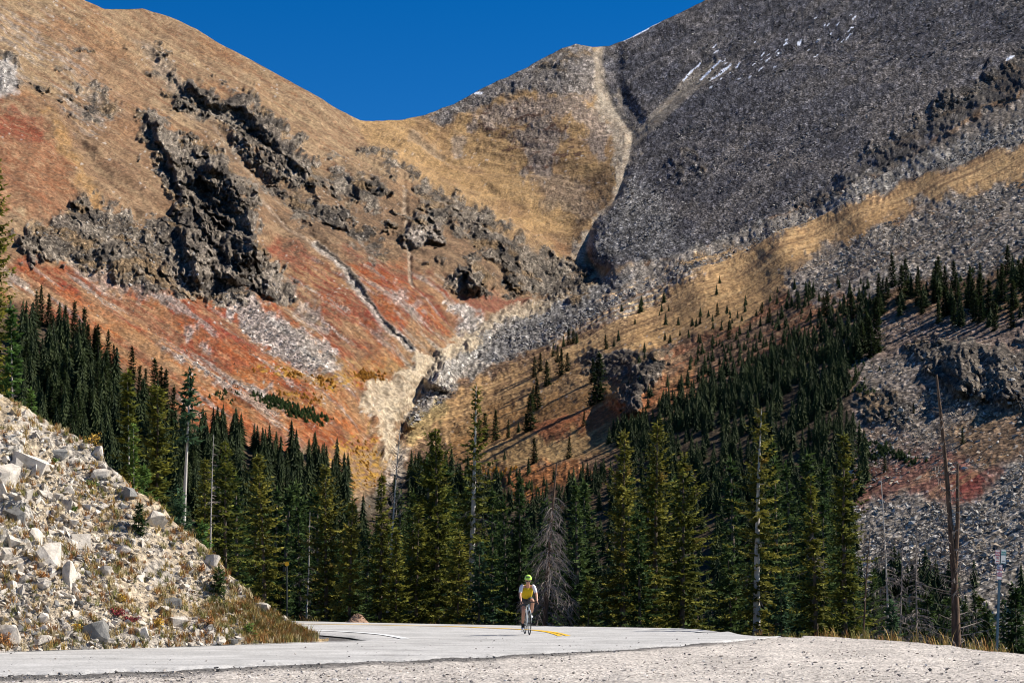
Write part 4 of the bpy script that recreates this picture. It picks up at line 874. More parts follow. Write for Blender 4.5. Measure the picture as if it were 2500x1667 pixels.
hero(632, 1112, 648, 76, 66, M_OLV, 'full olive spruce just left of the yellow marker post', p=.62, dens=1.15)
g2_ = 'conifers standing along the road'
hero(797, 1136, 800, 79, 78, M_OLV, 'wide spruce behind the road left of the gravel heap', p=.6, ragged=.45)
hero(730, 1230, 735, 82, 42, M_GRN, 'thin half dead spruce right of the yellow marker post', gap=.5, p=.7, dead=(.05, .8, 1.1, 60))
hero(858, 1215, 852, 76, 58, M_OLV, 'yellowish spruce directly above the gravel heap', p=.7)
hero(933, 1159, 925, 78, 60, M_OLV, 'slim pointed spruce in front of the leaning dead tree', p=.8, ragged=.4)
hero(968, 1290, 965, 75, 44, M_OLV, 'small spruce under the leaning dead tree', p=.75)
hero(1062, 1050, 1068, 80, 104, M_OLV, 'massive olive spruce left of the pale trunked pine', p=.55, dens=1.2, ragged=.45, side=(3.14, .15))
hero(1020, 1230, 1015, 76, 64, M_OLV, 'shorter spruce at the left foot of the massive olive one', p=.6)
hero(1157, 940, 1148, 77, 86, M_OLV, 'tallest conifer with an exposed pale trunk and open crown', cb=.14, gap=.42, p=.62, tmat=M_PALE, r0=.12, dead=(.1, .75, 1.0, 46), dens=.8, ragged=.5)
hero(1120, 1300, 1118, 74, 70, M_OLV, 'bushy dark spruce at the foot of the pale trunk', p=.55)
hero(1168, 1325, 1170, 73, 66, M_BLU, 'fresh green young spruce in front of the pale trunk', p=.75, gap=.05)
hero(1270, 1166, 1262, 79, 58, M_GRN, 'dark green pointed spruce behind the cyclist', p=.7)
hero(1435, 1411, 1436, 70, 40, M_OLV, 'small yellow green spruce right of the big dead tree', p=.8)
hero(1392, 1395, 1395, 76, 34, M_GRN, 'little dark spruce touching the big dead tree', p=.8)
hero(1522, 1050, 1520, 74, 66, M_OLV, 'tall dark spruce, left one of the close trio right of centre', p=.5, ragged=.4)
hero(1602, 1030, 1596, 76, 72, M_OLV, 'tallest spruce of the close trio right of centre', p=.5, ragged=.4)
hero(1668, 1108, 1660, 72, 92, M_OLV, 'widest spruce of the close trio with long right hand boughs', p=.5, side=(0, .25), ragged=.5, gap=.3)
hero(1560, 1250, 1560, 70, 66, M_GRN, 'shorter dark spruce filling the foot of the close trio', p=.55)
hero(1857, 998, 1842, 68, 84, M_OLV, 'ragged spruce with stacked shelf like boughs and pale stem', cb=.08, gap=.42, p=.5, tmat=M_PALE, r0=.12, dead=(.1, .8, .8, 40), ragged=.55, dens=.85)
hero(1780, 1330, 1785, 70, 62, M_GRN, 'dark spruce at the left foot of the shelf boughed one', p=.6)
hero(1905, 1411, 1905, 65, 42, M_BLU, 'fresh green young spruce at the right foot of the shelf boughed one', p=.7, gap=.05)
hero(1981, 1166, 1992, 64, 56, M_OLV, 'narrow yellow green spruce with dead twigs in its crown', p=.62, dead=(.4, .8, .8, 30), gap=.25)
hero(2062, 1058, 2060, 62, 66, M_OLV, 'lone dark spruce with a bulging right side before the grey talus', p=.6, side=(0, .3), ragged=.5)
hero(2175, 1469, 2175, 56, 32, M_BLU, 'small spruce at the foot of the thin white dead stem', p=.8, gap=.05)
hero(2262, 1440, 2262, 60, 36, M_GRN, 'small dark spruce between the dead stems and the forked snag', p=.7)
hero(2410, 1475, 2410, 62, 34, M_GRN, 'small dark spruce left of the sign post', p=.8)
hero(2478, 1440, 2480, 60, 46, M_GRN, 'dark spruce in the bottom right corner behind the sign post', p=.7)
hero(2390, 1455, 2440, 66, 30, M_OLV, 'thin leaning spruce between the snag and the sign post', p=.8, gap=.3)
# dead trees
def dead_tree(tx, ty, bx, Y, lab, L, z0, z1, n, r0, mat=M_GREYW, fine=6, droop=.5, zb=None, extra=None, rad=.012, up=False, tp=None):
    u_, _ = ray(bx, 1500); zb = zb if zb is not None else float(gz(bx, Y)); ut, tt = ray(tx, ty); H = CAMZ + float(tt) * Y - zb; X = float(u_) * Y; seed = int(tx + ty)
    path = trunk_path(H, (float(ut) * Y - X) / H, .012, seed)
    if tp: path = [tuple(at(a, b, Y) - Vector((X, Y, zb))) for a, b in tp]
    root = empty('dead_tree', (X, Y, zb)); tag(root, lab, 'dead tree', 'dead trees along the road')
    v, f = tube(path, [r0 * (1 - .85 * (i / (len(path) - 1))**.7) for i in range(len(path))], 8); mesh_np('trunk', v, f, mat, root, smooth=True)
    v, f = dead_branches(H, L * Y / F, H * z0, H * z1, seed, n, fine, droop, path, rad, up); mesh_np('branches', v, f, M_TWIG, root)
    for e in extra or []:
        (ex, ey), (jx, jy), er = e; pe = at(ex, ey, Y) - Vector((X, Y, zb)); pj = at(jx, jy, Y) - Vector((X, Y, zb)); md = (pe + pj) / 2 + Vector((.04, .02, 0))
        v, f = tube([pj[:], md[:], pe[:]], [er, er * .8, er * .5], 8); mesh_np('side_stem', v, f, mat, root, smooth=True)
    return root
dead_tree(1358, 1128, 1325, 71, 'big leaning dead tree with a dense grey skirt of twigs', 116, .03, .84, 220, .15, M_SNAG, 15, .8, rad=.013)
dead_tree(980, 1040, 938, 80, 'thin leaning dead tree with a feathery grey top', 46, .62, .99, 80, .09, M_PALE, 10, .1, up=True)
dead_tree(760, 1250, 741, 80, 'thin pale dead stem right of the yellow marker post', 50, .1, .95, 60, .06, M_PALE, 6)
dead_tree(520, 1060, 512, 62, 'thin bleached crooked stem above the green fir bush', 34, .3, .95, 34, .045, M_PALE, 4, .2, zb=.5)
dead_tree(2127, 1293, 2092, 60, 'thin brown dead stem leaning right beside the bulging spruce', 40, .1, .9, 30, .06, M_SNAG, 5)
dead_tree(2154, 1166, 2169, 58, 'thin white dead stem, tallest of the three bare ones', 80, .06, .8, 150, .055, M_PALE, 12, .35)
dead_tree(2200, 1250, 2188, 60, 'thin grey dead stem, middle one of the three bare ones', 62, .06, .85, 90, .045, M_GREYW, 10, .35)
dead_tree(2238, 1274, 2238, 57, 'thin grey dead stem, rightmost of the three bare ones', 70, .06, .85, 150, .05, M_GREYW, 12, .35)
dead_tree(2287, 914, 2334, 54, 'big forked brown snag standing near the sign post', 110, .05, .95, 130, .14, M_SNAG, 9, -.1, extra=[((2338, 1130), (2331, 1420), .07)], rad=.014, tp=[(2336,1590),(2333,1500),(2330,1400),(2322,1310),(2313,1180),(2299,1030),(2291,960),(2287,914)])
dead_tree(1165, 1330, 1160, 75.5, 'slim grey dead stem beside the pale trunk', 30, .3, .95, 26, .04, M_GREYW, 4)
# saplings on the bank
def sapling(px, py, hp, wp, lab, mat=M_GRN):
    p, n = bankpt(px, py); s = p.y / F; H = hp * s; root = empty('sapling', p - Vector((0, 0, .03))); tag(root, lab, 'sapling', 'young conifers growing on the bank')
    v, f = tube([(0, 0, 0), (0, 0, H)], [.015, .004], 5); mesh_np('trunk', v, f, M_BARK, root)
    V, Q, C = conifer_crown(H, wp * s * .5, .03, int(px), tw=.085, step=.06, p=.8, gap=.05); mesh_np('crown', V, Q, mat, root, cols=C)
sapling(338, 1300, 68, 44, 'green sapling on the bank next to the large whitish boulder')
sapling(538, 1440, 62, 52, 'green sapling on the lower bank near the crest', M_GRN)
sapling(610, 1556, 34, 32, 'tiny green sapling low on the bank near the road', M_BRT)
# ---- trees further down in the valley (single mesh each, too far to show parts)
def mid_mesh(H, Rb, seed, mat, tw=.5, step=.5, dens=.9, gap=.15, p=.75, cb=.03, nm='spruce_tree'):
    V, Q, C = conifer_crown(H, Rb, cb, seed, dens=dens, tw=tw, step=step, gap=gap, p=p, wid=.3, ragged=.25); v, f = tube([(0, 0, -1.5), (0, 0, H * .9)], [.02 * H, .004 * H], 5)
    me_v = np.concatenate([V, v]); fq = np.concatenate([Q, f + len(V)]); c = np.concatenate([C, np.full((len(v), 3), .1)])
    return mesh_np(nm, me_v, fq, [mat, M_BARK], cols=c, matidx=np.concatenate([np.zeros(len(Q)), np.ones(len(f))]))
rt_ = random.Random(31)
MIDM = {}
def mid(px, py, Y, H, grp, lab, mat='g', P=None, wide=1.0):
    k = (mat, rt_.randrange(5)); q = P if P is not None else at(px, py, Y)
    if k not in MIDM: o = mid_mesh(12, 2.35, 60 + k[1] * 3 + ord(mat), {'g': M_GRN, 'f': M_FAR}[mat], tw=.46 if mat == 'g' else .8, step=.40 if mat == 'g' else .5, p=.85 + .09 * k[1]); MIDM[k] = o
    else: o = MIDM[k].copy(); COL.objects.link(o)
    s = H / 12; o.location = q; o.scale = (s * wide * rt_.uniform(.85, 1.2),) * 2 + (s,); o.rotation_euler = (rt_.gauss(0, .028), rt_.gauss(0, .028), rt_.uniform(0, 6.28))
    tag(o, lab, 'tree', grp); return o
TOPL = [(380,1090),(440,1050),(520,1075),(600,1150),(700,1130),(800,1190),(900,1250),(940,1230),(1000,1110),(1080,1070),(1200,1170),(1290,1180),(1350,1210),(1420,1150),(1500,1100),(1600,1110),(1750,1050),(1850,1060),(1950,1060),(2040,1130),(2090,1330),(2200,1430),(2450,1450),(2520,1450)]
nvm = 0
while nvm < 85:
    px = rt_.uniform(380, 2520); top = float(interp(TOPL, px)) + abs(rt_.gauss(0, 70)); Y = rt_.uniform(95, 320)
    if top > 1500: continue
    z0 = zv(Y); H = CAMZ + float(ray(px, top)[1]) * Y - z0
    if not 5 < H < 19: continue
    side_ = 'left of the leaning dead tree' if px < 940 else ('between the leaning dead tree and the close trio' if px < 1480 else 'right of the close trio')
    mid(px, top, Y, H, 'shaded spruces in the valley behind the roadside trees', 'shaded spruce down in the valley ' + side_, P=Vector((float(ray(px, 1500)[0]) * Y, Y, z0 - .2))); nvm += 1
def inpoly(poly, x, y): 
    c = False; n = len(poly)
    for i in range(n):
        (x1, y1), (x2, y2) = poly[i], poly[(i + 1) % n]
        if (y1 > y) != (y2 > y) and x < (x2 - x1) * (y - y1) / (y2 - y1) + x1: c = not c
    return c
FARL = []          # (point, height) candidates for the merged far wood
def tre(px, py, hpx, grp=None, lab=None, wide=1.0):
    P = terr(px, py) - Vector((0, 0, .8)); H = hpx * P.y / F + .8
    if grp: mid(0, 0, 0, H, grp, lab, 'f', P, wide)
    else: FARL.append((P, H, wide))
# the stand on the left: its front edge climbs the red slope
LS = [(45,800),(110,785),(200,860),(270,920),(350,985),(430,1060),(480,1130),(480,1250),(40,1200)]
n_ = 0
while n_ < 55:
    px = rt_.uniform(30, 480); py = rt_.uniform(790, 1230)
    if inpoly(LS, px, py): tre(px, py, rt_.uniform(85, 128) * (1 if px < 260 else .85), 'spruces of the dense stand below the red slope', 'dark spruce in the dense stand between the rocky bank and the red slope'); n_ += 1
for x, y, h in [(100,790,95),(88,800,90),(120,800,85),(160,825,80),(180,830,95),(205,850,100),(262,885,80),(278,900,60),(322,930,85),(378,985,110),(390,1000,105),(402,1010,110),(420,1040,100),(355,960,60)]:
    tre(x, y, h, 'spruces of the dense stand below the red slope', 'dark spruce in the dense stand between the rocky bank and the red slope')
SING = [(1304,918,44),(1318,905,40),(1335,946,60),(1370,918,62),(1385,905,40),(1458,990,118),(1448,930,50),(1312,1000,72),(1300,985,40),(1295,1058,88),(1286,1062,50),(1209,1073,66),(1241,1073,44),(1184,1068,56),(1170,1075,50),(1266,1058,28),(1389,838,34),(1376,846,26),(1400,835,30),(1350,870,30),(1360,880,34),(1306,1130,56),(1389,1118,48),(1232,1120,20),(1425,1040,34),(1610,775,16),(1633,765,20),(1625,790,24),(1656,790,16),(1757,693,20),(1752,774,32),(1710,770,20),(1730,775,18),(1690,795,20),(1700,800,22),(1740,788,20),(1682,830,22),(1660,820,16),(1560,890,24),(1480,850,30),(1510,830,24),(1880,790,36),(1780,830,42),(1860,770,30),(1950,740,26)]
for x, y, h in SING:
    if h < 30: tre(x, y, h * 1.1, wide=1.2)
    else: tre(x, y, h * 1.1, 'scattered spruces on the orange meadow slope', 'small spruce standing alone on the orange grass slope', 1.15)
CL = [(2120,745),(2150,720),(2230,720),(2270,700),(2400,680),(2520,650),(2520,800),(2420,820),(2330,800),(2200,790),(2130,775)]
n_ = 0
while n_ < 40:
    px = rt_.uniform(2110, 2560); py = rt_.uniform(660, 830)
    if inpoly(CL, px, py) and not (2175 < px < 2240 and py > 700): tre(px, py, rt_.uniform(50, 92), 'spruces of the dark clump on the upper right slope', 'dark spruce in the clump below the pale talus at the right edge', 1.15); n_ += 1
for x, y, h in [(2180,700,80),(2215,720,90),(2200,735,90),(2240,740,70),(2142,790,66),(2020,770,60),(2010,765,44),(2080,780,70),(2140,860,110),(2120,850,95),(2130,870,100),(2104,865,80),(2350,1085,42),(2170,1020,20),(2230,1005,22),(2160,1150,40)]:
    tre(x, y, h, 'single spruces on the stony right slope', 'dark spruce standing on the stony slope at the right', 1.15)
for _ in range(60):
    px = rt_.uniform(40, 470); py = rt_.uniform(800, 1150)
    if inpoly(LS, px, py): tre(px, py, rt_.uniform(70, 115), wide=1.1)
for _ in range(60):
    px = rt_.uniform(2110, 2560); py = rt_.uniform(670, 820)
    if inpoly(CL, px, py): tre(px, py, rt_.uniform(35, 70), wide=1.2)
for px, top in ((2205,1452),(2232,1478),(2290,1462),(2312,1490),(2362,1470),(2385,1440),(2420,1500),(2450,1462),(2468,1420),(2492,1478),(2512,1430),(2150,1500)):
    Y = rt_.uniform(62, 95); z0 = zv(Y) - 1; H = CAMZ + float(ray(px, top)[1]) * Y - z0
    mid(0, 0, 0, max(H, 2.5), 'small dark spruces below the edge of the turnout', 'small dark spruce just below the turnout edge at the right', P=Vector((float(ray(px, 1500)[0]) * Y, Y, z0)), wide=1.3)
# the rest of the wood as one mass
FP = [(45,830),(200,880),(430,1070),(480,1080),(560,1060),(640,1100),(760,1120),(850,1150),(850,1250),(930,1280),(960,1200),(1000,1150),(1060,1120),(1150,1180),(1220,1210),(1310,1240),(1420,1200),(1500,1160),(1540,1110),(1640,1050),(1760,980),(1900,905),(2050,850),(2100,870),(2090,950),(2050,1030),(2110,1080),(2120,1180),(2080,1250),(2090,1330),(2080,1600),(40,1600)]
n_ = 0
while n_ < 2500:
    px = rt_.uniform(30, 2130); py = rt_.uniform(820, 1590)
    if inpoly(FP, px, py) and (rt_.random() < .55 + .45 * (py < 1250)):
        h = (62 if px > 900 else 78) * rt_.uniform(.6, 1.25) * (1.15 if py > 1200 else 1); h *= 1 + .25 * (px < 450); tre(px, py, h); n_ += 1
SP = [(1290,870),(1480,760),(1620,720),(1800,690),(1950,690),(2110,690),(2150,760),(2120,860),(1980,900),(1800,980),(1640,1070),(1540,1110),(1480,1080),(1560,1000),(1500,920),(1400,900)]
n_ = 0
while n_ < 620:
    px = rt_.uniform(1290, 2150); py = rt_.uniform(690, 1110)
    dline = (py - (1080 - .42 * (px - 1290))) / 130      # denser downhill
    if inpoly(SP, px, py) and rt_.random() < min(1, max(.05, .55 + .6 * dline)) and not (inpoly([(1410,850),(1640,840),(1680,920),(1540,1050),(1400,1000)], px, py) and rt_.random() < .8):
        h = rt_.uniform(14, 34) * (1 + .9 * max(0, dline)); tre(px, py, h, wide=1.2); n_ += 1
for _ in range(70): tre(rt_.gauss(2250, 90), rt_.uniform(1430, 1580), rt_.uniform(60, 110))
for _ in range(60):
    tre(rt_.uniform(1060, 1480), rt_.uniform(1160, 1230), rt_.uniform(16, 46))
def far_tree(r):
    V, Fc, Cl = [], [], []; nL = 12; n = 7
    for i in range(nL):
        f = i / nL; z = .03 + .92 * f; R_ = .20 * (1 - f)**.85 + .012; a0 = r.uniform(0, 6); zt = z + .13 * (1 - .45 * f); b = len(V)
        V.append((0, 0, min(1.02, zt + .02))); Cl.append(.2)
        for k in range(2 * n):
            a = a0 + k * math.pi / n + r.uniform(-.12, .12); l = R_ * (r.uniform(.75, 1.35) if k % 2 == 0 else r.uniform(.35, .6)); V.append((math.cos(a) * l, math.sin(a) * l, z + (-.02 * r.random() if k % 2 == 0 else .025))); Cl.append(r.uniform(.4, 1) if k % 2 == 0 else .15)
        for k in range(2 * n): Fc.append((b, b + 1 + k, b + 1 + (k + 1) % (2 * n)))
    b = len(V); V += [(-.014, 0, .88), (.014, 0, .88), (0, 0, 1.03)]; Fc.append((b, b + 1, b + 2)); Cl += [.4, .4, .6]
    return np.array(V), np.array(Fc), np.array(Cl)
FT = [far_tree(random.Random(700 + k)) for k in range(10)]
VV_, FF_, CC_, off = [], [], [], 0
for P, H, wd in FARL:
    V, Fc, c = FT[rt_.randrange(10)]; a = rt_.uniform(0, 6.28); ca, sa = math.cos(a), math.sin(a); w_ = H * wd * rt_.uniform(.8, 1.25); tone_ = rt_.uniform(-.2, .3)
    VV_.append(np.stack([(V[:, 0] * ca - V[:, 1] * sa) * w_ + P.x, (V[:, 0] * sa + V[:, 1] * ca) * w_ + P.y, V[:, 2] * H + P.z], -1)); FF_.append(Fc + off); off += len(V)
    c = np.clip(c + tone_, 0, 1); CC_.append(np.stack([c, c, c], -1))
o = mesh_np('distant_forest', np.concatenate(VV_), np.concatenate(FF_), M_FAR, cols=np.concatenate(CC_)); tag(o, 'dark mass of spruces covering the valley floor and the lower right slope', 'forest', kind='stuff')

# ------------------------------------------------------------------ low growth
def blades(name, spots, mats, lab, cat, bl=(.10, .26), n=14, wd=.006, spread=.05, lean=.5):
    r = random.Random(len(spots)); V, Fc, mi = [], [], []
    for p, s in spots:
        m_ = r.randrange(len(mats))
        for _ in range(n):
            a = r.uniform(0, 6.28); l = r.uniform(*bl) * s; o = Vector(p) + Vector((math.cos(a), math.sin(a), 0)) * r.uniform(0, spread) * s; a = r.uniform(0, 6.28); d = Vector((math.cos(a) * r.uniform(.1, lean), math.sin(a) * r.uniform(.1, lean), 1)).normalized()
            sd = Vector((-math.sin(a + r.uniform(-1, 1)), math.cos(a), 0)) * wd * s; k = len(V)
            md_ = o + d * l * .6; V += [(o - sd)[:], (o + sd)[:], (md_ + sd * .8)[:], (md_ - sd * .8)[:], (o + d * l + Vector((d.x, d.y, -.2)) * l * .35)[:]]; Fc += [(k, k + 1, k + 2), (k, k + 2, k + 3), (k + 3, k + 2, k + 4)]; mi += [m_] * 3
    o = mesh_np(name, np.array(V), np.array(Fc), mats, matidx=mi); tag(o, lab, cat, kind='stuff'); return o
MG = [simple('grass_gold', (.42,.29,.10), .9, spec=.1), simple('grass_rust', (.34,.17,.06), .9, spec=.1), simple('grass_olive', (.20,.19,.06), .9, spec=.1), simple('grass_straw', (.52,.42,.24), .9, spec=.1)]
sp_ = []
while len(sp_) < 2600:
    px, py = rr.uniform(-30, 765), 0; s_, b_ = float(interp(SIL, px)), float(interp(BAS, px)); py = rr.uniform(s_ + 1, b_)
    d_ = .22 + .9 * max(0, float(vn(px / 45, py / 45, 5, 17))) + 1.2 * float(sstep(560, 690, px)) + .25 * float(sstep(1530, 1575, py))
    if rr.random() < d_: p, n = bankpt(px, py); sp_.append(((p + n * .01)[:], rr.uniform(.5, 1.1)))
blades('dry_grass', sp_, MG, 'dry golden and rusty grass tufts growing on the roadside bank', 'grass', bl=(.07, .2), n=20, wd=.006, spread=.07)
sp_ = []
for _ in range(430):
    px = rr.uniform(600, 770); py = rr.uniform(float(interp(SIL, px)), float(interp(BAS, px))); p, n = bankpt(px, py); sp_.append((p[:], rr.uniform(.8, 1.4)))
blades('tall_grass', sp_, MG, 'taller golden grass on the tip of the bank beside the road', 'grass', bl=(.07, .2), n=22, wd=.006, spread=.08)
sp_ = []
for _ in range(1300):
    px = rr.uniform(560, 2540); yf = float(Df_(px)) if px < 1806 else float(Dc(px)); Y = yf + rr.uniform(.7, 3.8); z = float(gz(px, Y)); sp_.append(((float(ray(px, 1500)[0]) * Y, Y, z), rr.uniform(.6, 1.3) * (1.25 if px > 2000 or px < 780 else .55)))
blades('verge_grass', sp_, MG[:3], 'dry grass along the far verge of the road and turnout', 'grass', bl=(.08, .30), n=14, wd=.006, spread=.2)
def bush(px, py, wpx, hpx, mat, lab, seed, nm='shrub', n=200, ls=.026):
    p, nrm = bankpt(px, py); s = p.y / F; r = random.Random(seed); V, Fc = [], []; root = empty(nm, p); tag(root, lab, 'shrub', 'autumn coloured shrubs on the bank')
    W_, H_ = wpx * s * .5, hpx * s; st_v, st_f, off = [], [], 0
    for i in range(14):
        a = r.uniform(0, 6.28); e = np.array([math.cos(a) * W_ * r.uniform(.2, .95), math.sin(a) * W_ * r.uniform(.2, .8), H_ * r.uniform(.5, 1)]); v, f = tube([(0, 0, -.02), e * [.4, .4, .6], e], [.006, .004, .002], 3); st_v.append(v); st_f.append(f + off); off += len(v)
        for _ in range(n // 14):
            c = e * r.uniform(.45, 1.05) + np.array([r.gauss(0, .18) * W_, r.gauss(0, .18) * W_, r.gauss(0, .12) * H_]); c[2] = max(c[2], .01); d = np.array([r.gauss(0, 1) for _ in range(3)]); d /= np.linalg.norm(d); q = np.cross(d, [r.gauss(0, 1) for _ in range(3)]); q /= np.linalg.norm(q); l = ls * r.uniform(.6, 1.3); k = len(V)
            V += [c - d * l, c + q * l * .5, c + d * l, c - q * l * .5]; Fc.append((k, k + 1, k + 2, k + 3))
    mesh_np('stems', np.concatenate(st_v), np.concatenate(st_f), M_BARK, root); mesh_np('leaves', np.array(V), np.array(Fc), mat, root)
LY, LR, LO, LGN = simple('leaves_yellow', (.55,.34,.05), .7, var=.5), simple('leaves_red', (.26,.035,.04), .7, var=.6), simple('leaves_orange', (.38,.17,.05), .7, var=.5), simple('leaves_green', (.12,.17,.03), .7, var=.3)
bush(220, 1092, 54, 30, LY, 'bright yellow bush on the crest of the bank', 1)
bush(285, 1508, 46, 20, LR, 'crimson low shrub above the big dark boulder by the road', 2); bush(322, 1524, 50, 20, LR, 'crimson low shrub just right of the other crimson one', 3)
bush(388, 1532, 42, 26, LY, 'golden leafy clump low on the bank below the white block', 4); bush(301, 1474, 28, 20, LY, 'small yellow plant in the middle of the lower bank', 5)
bush(92, 1452, 34, 22, LO, 'orange plant beside the two tall standing slabs', 6); bush(192, 1548, 40, 24, LY, 'yellow plant left of the big dark boulder by the road', 7)
bush(503, 1542, 24, 20, LO, 'orange yellow plant low on the bank under the sapling', 8); bush(8, 1582, 44, 34, LO, 'rusty orange clump in the bottom left corner', 9)
bush(225, 1196, 40, 18, LGN, 'small green plant high on the bank below the crest', 10); bush(180, 1255, 22, 16, LGN, 'green tuft right of the slabs high on the bank', 11)
bush(486, 1400, 44, 20, LO, 'russet tuft on the bank crest above the lower sapling', 12); bush(118, 1158, 24, 12, LGN, 'green cushion under the dark tabular rock', 13)
def patch(name, cs, mat, lab, cat, hpx, wide, seed):
    r = random.Random(seed); A_, B_, C_, off = [], [], [], 0
    for (x0, y0, x1, y1, n, sx, sy) in cs:
        for _ in range(n):
            f = r.random(); px, py = x0 + (x1 - x0) * f + r.gauss(0, sx), y0 + (y1 - y0) * f + r.gauss(0, sy); P = terr(px, py); H = r.uniform(.6, 1.3) * hpx * P.y / F; V, Fc, c = FT[r.randrange(10)]; w_ = H * wide * r.uniform(.8, 1.3)
            A_.append(np.stack([V[:, 0] * w_ + P.x, V[:, 1] * w_ + P.y, V[:, 2] * H + P.z - .4], -1)); B_.append(Fc + off); off += len(V); C_.append(np.stack([c, c, c], -1))
    tag(mesh_np(name, np.concatenate(A_), np.concatenate(B_), mat, cols=np.concatenate(C_)), lab, cat, kind='stuff')
patch('krummholz', [(615,970,700,990,90,12,7),(680,985,785,1030,150,14,7),(535,965,600,975,46,14,8),(612,1005,612,1005,5,4,2),(806,1025,806,1025,4,4,2),(2120,1078,2235,1130,80,10,6),(2080,940,2135,962,40,10,7),(2120,1095,2125,1120,30,16,5),(2060,880,2120,900,40,16,10),(1170,1165,1290,1190,50,26,12),(2330,690,2500,800,40,40,20)], M_GRN, 'low dark green krummholz shrubs spread over the slopes', 'shrubs', 13, 2.2, 5)
M_WIL = foliage('willow_yellow', (.22,.13,.02), (.50,.30,.04), (.3,.1,.03), .1)
patch('willow_scrub', [(640,905,735,915,70,14,5),(760,930,930,920,120,16,9),(690,960,780,975,60,14,6),(830,1100,930,1120,110,30,18),(860,1150,920,1190,60,26,18),(1180,1150,1290,1150,50,20,6),(1090,1190,1290,1220,50,30,14),(1360,930,1400,925,10,5,4),(860,918,900,915,30,10,5)], M_WIL, 'yellow autumn willow scrub in patches on the valley slopes', 'shrubs', 8, 2.8, 6)

# blocks lying on the scree and talus
def talus(polys, lab):
    r = random.Random(44); L = []
    for poly, n, lo, hi, mi in polys:
        xs, ys = [p[0] for p in poly], [p[1] for p in poly]; k = 0; g = 0
        while k < n and g < n * 30:
            g += 1; px, py = r.uniform(min(xs), max(xs)), r.uniform(min(ys), max(ys))
            if not inpoly(poly, px, py) or float(vn(px / 34, py / 20, 2, 9)) < r.uniform(-.9, .25): continue
            sz = min(hi, lo * r.paretovariate(1.9)); P = terr(px, py)
            L.append((P[:], sz * np.array([1, r.uniform(.7, 1.2), r.uniform(.55, .95)]), SR[r.randrange(12)], r.choice(mi), rotm(r, 1.5))); k += 1
    tag(scatter('talus_blocks', L, [simple('block_light', (.40,.37,.33), .95, spec=.05, var=.3, scale=.8), simple('block_mid', (.22,.20,.18), .95, spec=.05, var=.3, scale=.8), simple('block_dark', (.10,.095,.095), .95, spec=.05, var=.3, scale=.8), simple('block_buff', (.36,.29,.22), .95, spec=.05, var=.3, scale=.8)]), lab, 'rocks')
talus([([(2080,1240),(2200,1200),(2330,1240),(2420,1200),(2480,1110),(2540,1120),(2540,1570),(2090,1560)], 7000, .38, 2.2, [0,0,1,3]),
 ([(2060,900),(2250,860),(2320,980),(2540,1020),(2540,1110),(2200,1180),(2060,1200)], 2600, .4, 2.4, [0,1,3,3]),
 ([(2100,780),(2520,790),(2520,1000),(2300,990),(2120,900)], 900, .5, 2.4, [0,1,2]),
 ([(1170,850),(1300,760),(1480,690),(1600,640),(1780,600),(1700,655),(1500,745),(1400,805),(1290,855),(1150,930),(1000,1040),(1000,1000),(1100,900)], 4200, .8, 3.6, [0,0,1,2]),
 ([(1650,640),(1941,512),(2150,425),(2500,290),(2540,330),(2300,412),(1941,562),(1729,660)], 2200, .8, 3, [0,1,2]),
 ([(1030,930),(1200,790),(1320,745),(1250,800),(1180,850),(1090,890)], 900, .5, 1.6, [0,0,1]),
 ([(2500,440),(2150,545),(1950,650),(1900,710),(2150,720),(2540,640)], 2600, .7, 2.6, [0,1,1,3]),
 ([(540,700),(660,770),(800,850),(830,905),(760,910),(610,830)], 800, .5, 2.0, [0,0,1]), ([(395,845),(560,930),(680,960),(640,975),(500,920)], 260, .4, 1.5, [0,0,1]), ([(1085,740),(1190,790),(1170,830),(1120,800)], 260, .5, 1.6, [0,1]),
 ([(1470,140),(1720,20),(2000,-20),(2540,-20),(2540,120),(2300,280),(2100,410),(1900,510),(1600,640),(1450,640),(1560,380)], 9000, .8, 3.2, [0,1,1,2,2]),
 ([(60,560),(300,520),(640,620),(700,740),(430,740),(200,660)], 700, .6, 2.2, [0,1,3]), ([(0,640),(400,760),(900,900),(900,1050),(450,1000),(200,820)], 500, .35, 1.3, [0,0,3])],
 'loose blocks of rock lying on the scree and talus of the mountains')

# ------------------------------------------------------------------ gravel heap beyond the road
hp = at(868, 1519, 72); hp.z = float(gz(868, 72)) + .02 ; rh = random.Random(9); A_, B_, off = [], [], 0
hx, hy = np.meshgrid(np.linspace(-.55, .55, 26), np.linspace(-.5, .5, 20)); hz = .30 * np.exp(-(hx / .26)**2 - (hy / .24)**2) + .16 * np.exp(-((hx - .22) / .18)**2 - (hy / .22)**2) + .05 * fbm(hx * 8, hy * 8, 0, 4, 5) - .05
i_ = (np.arange(19)[:, None] * 26 + np.arange(25)[None]).ravel(); A_.append(np.stack([hx, hy, hz], -1).reshape(-1, 3)); B_.append(np.stack([i_, i_ + 1, i_ + 27, i_ + 26], -1)[:, [0, 1, 2]]); B_.append(np.stack([i_, i_ + 1, i_ + 27, i_ + 26], -1)[:, [0, 2, 3]]); off = 520
for _ in range(180):
    x, y = rh.gauss(.02, .22), rh.gauss(0, .2); z = .30 * math.exp(-(x / .26)**2 - (y / .24)**2) + .16 * math.exp(-((x - .22) / .18)**2 - (y / .22)**2) - .04; V, Fc = SR[rh.randrange(12)]
    A_.append((V * rh.uniform(.03, .09)) @ rotm(rh).T + np.array([x, y, z])); B_.append(Fc + off); off += len(V)
o = mesh_np('gravel_heap', np.concatenate(A_), np.concatenate(B_), simple('heap_soil', (.33,.21,.14), .95, spec=.1, var=.3, scale=6)); o.location = hp; tag(o, 'small heap of reddish brown gravel dumped beyond the road', 'gravel heap')

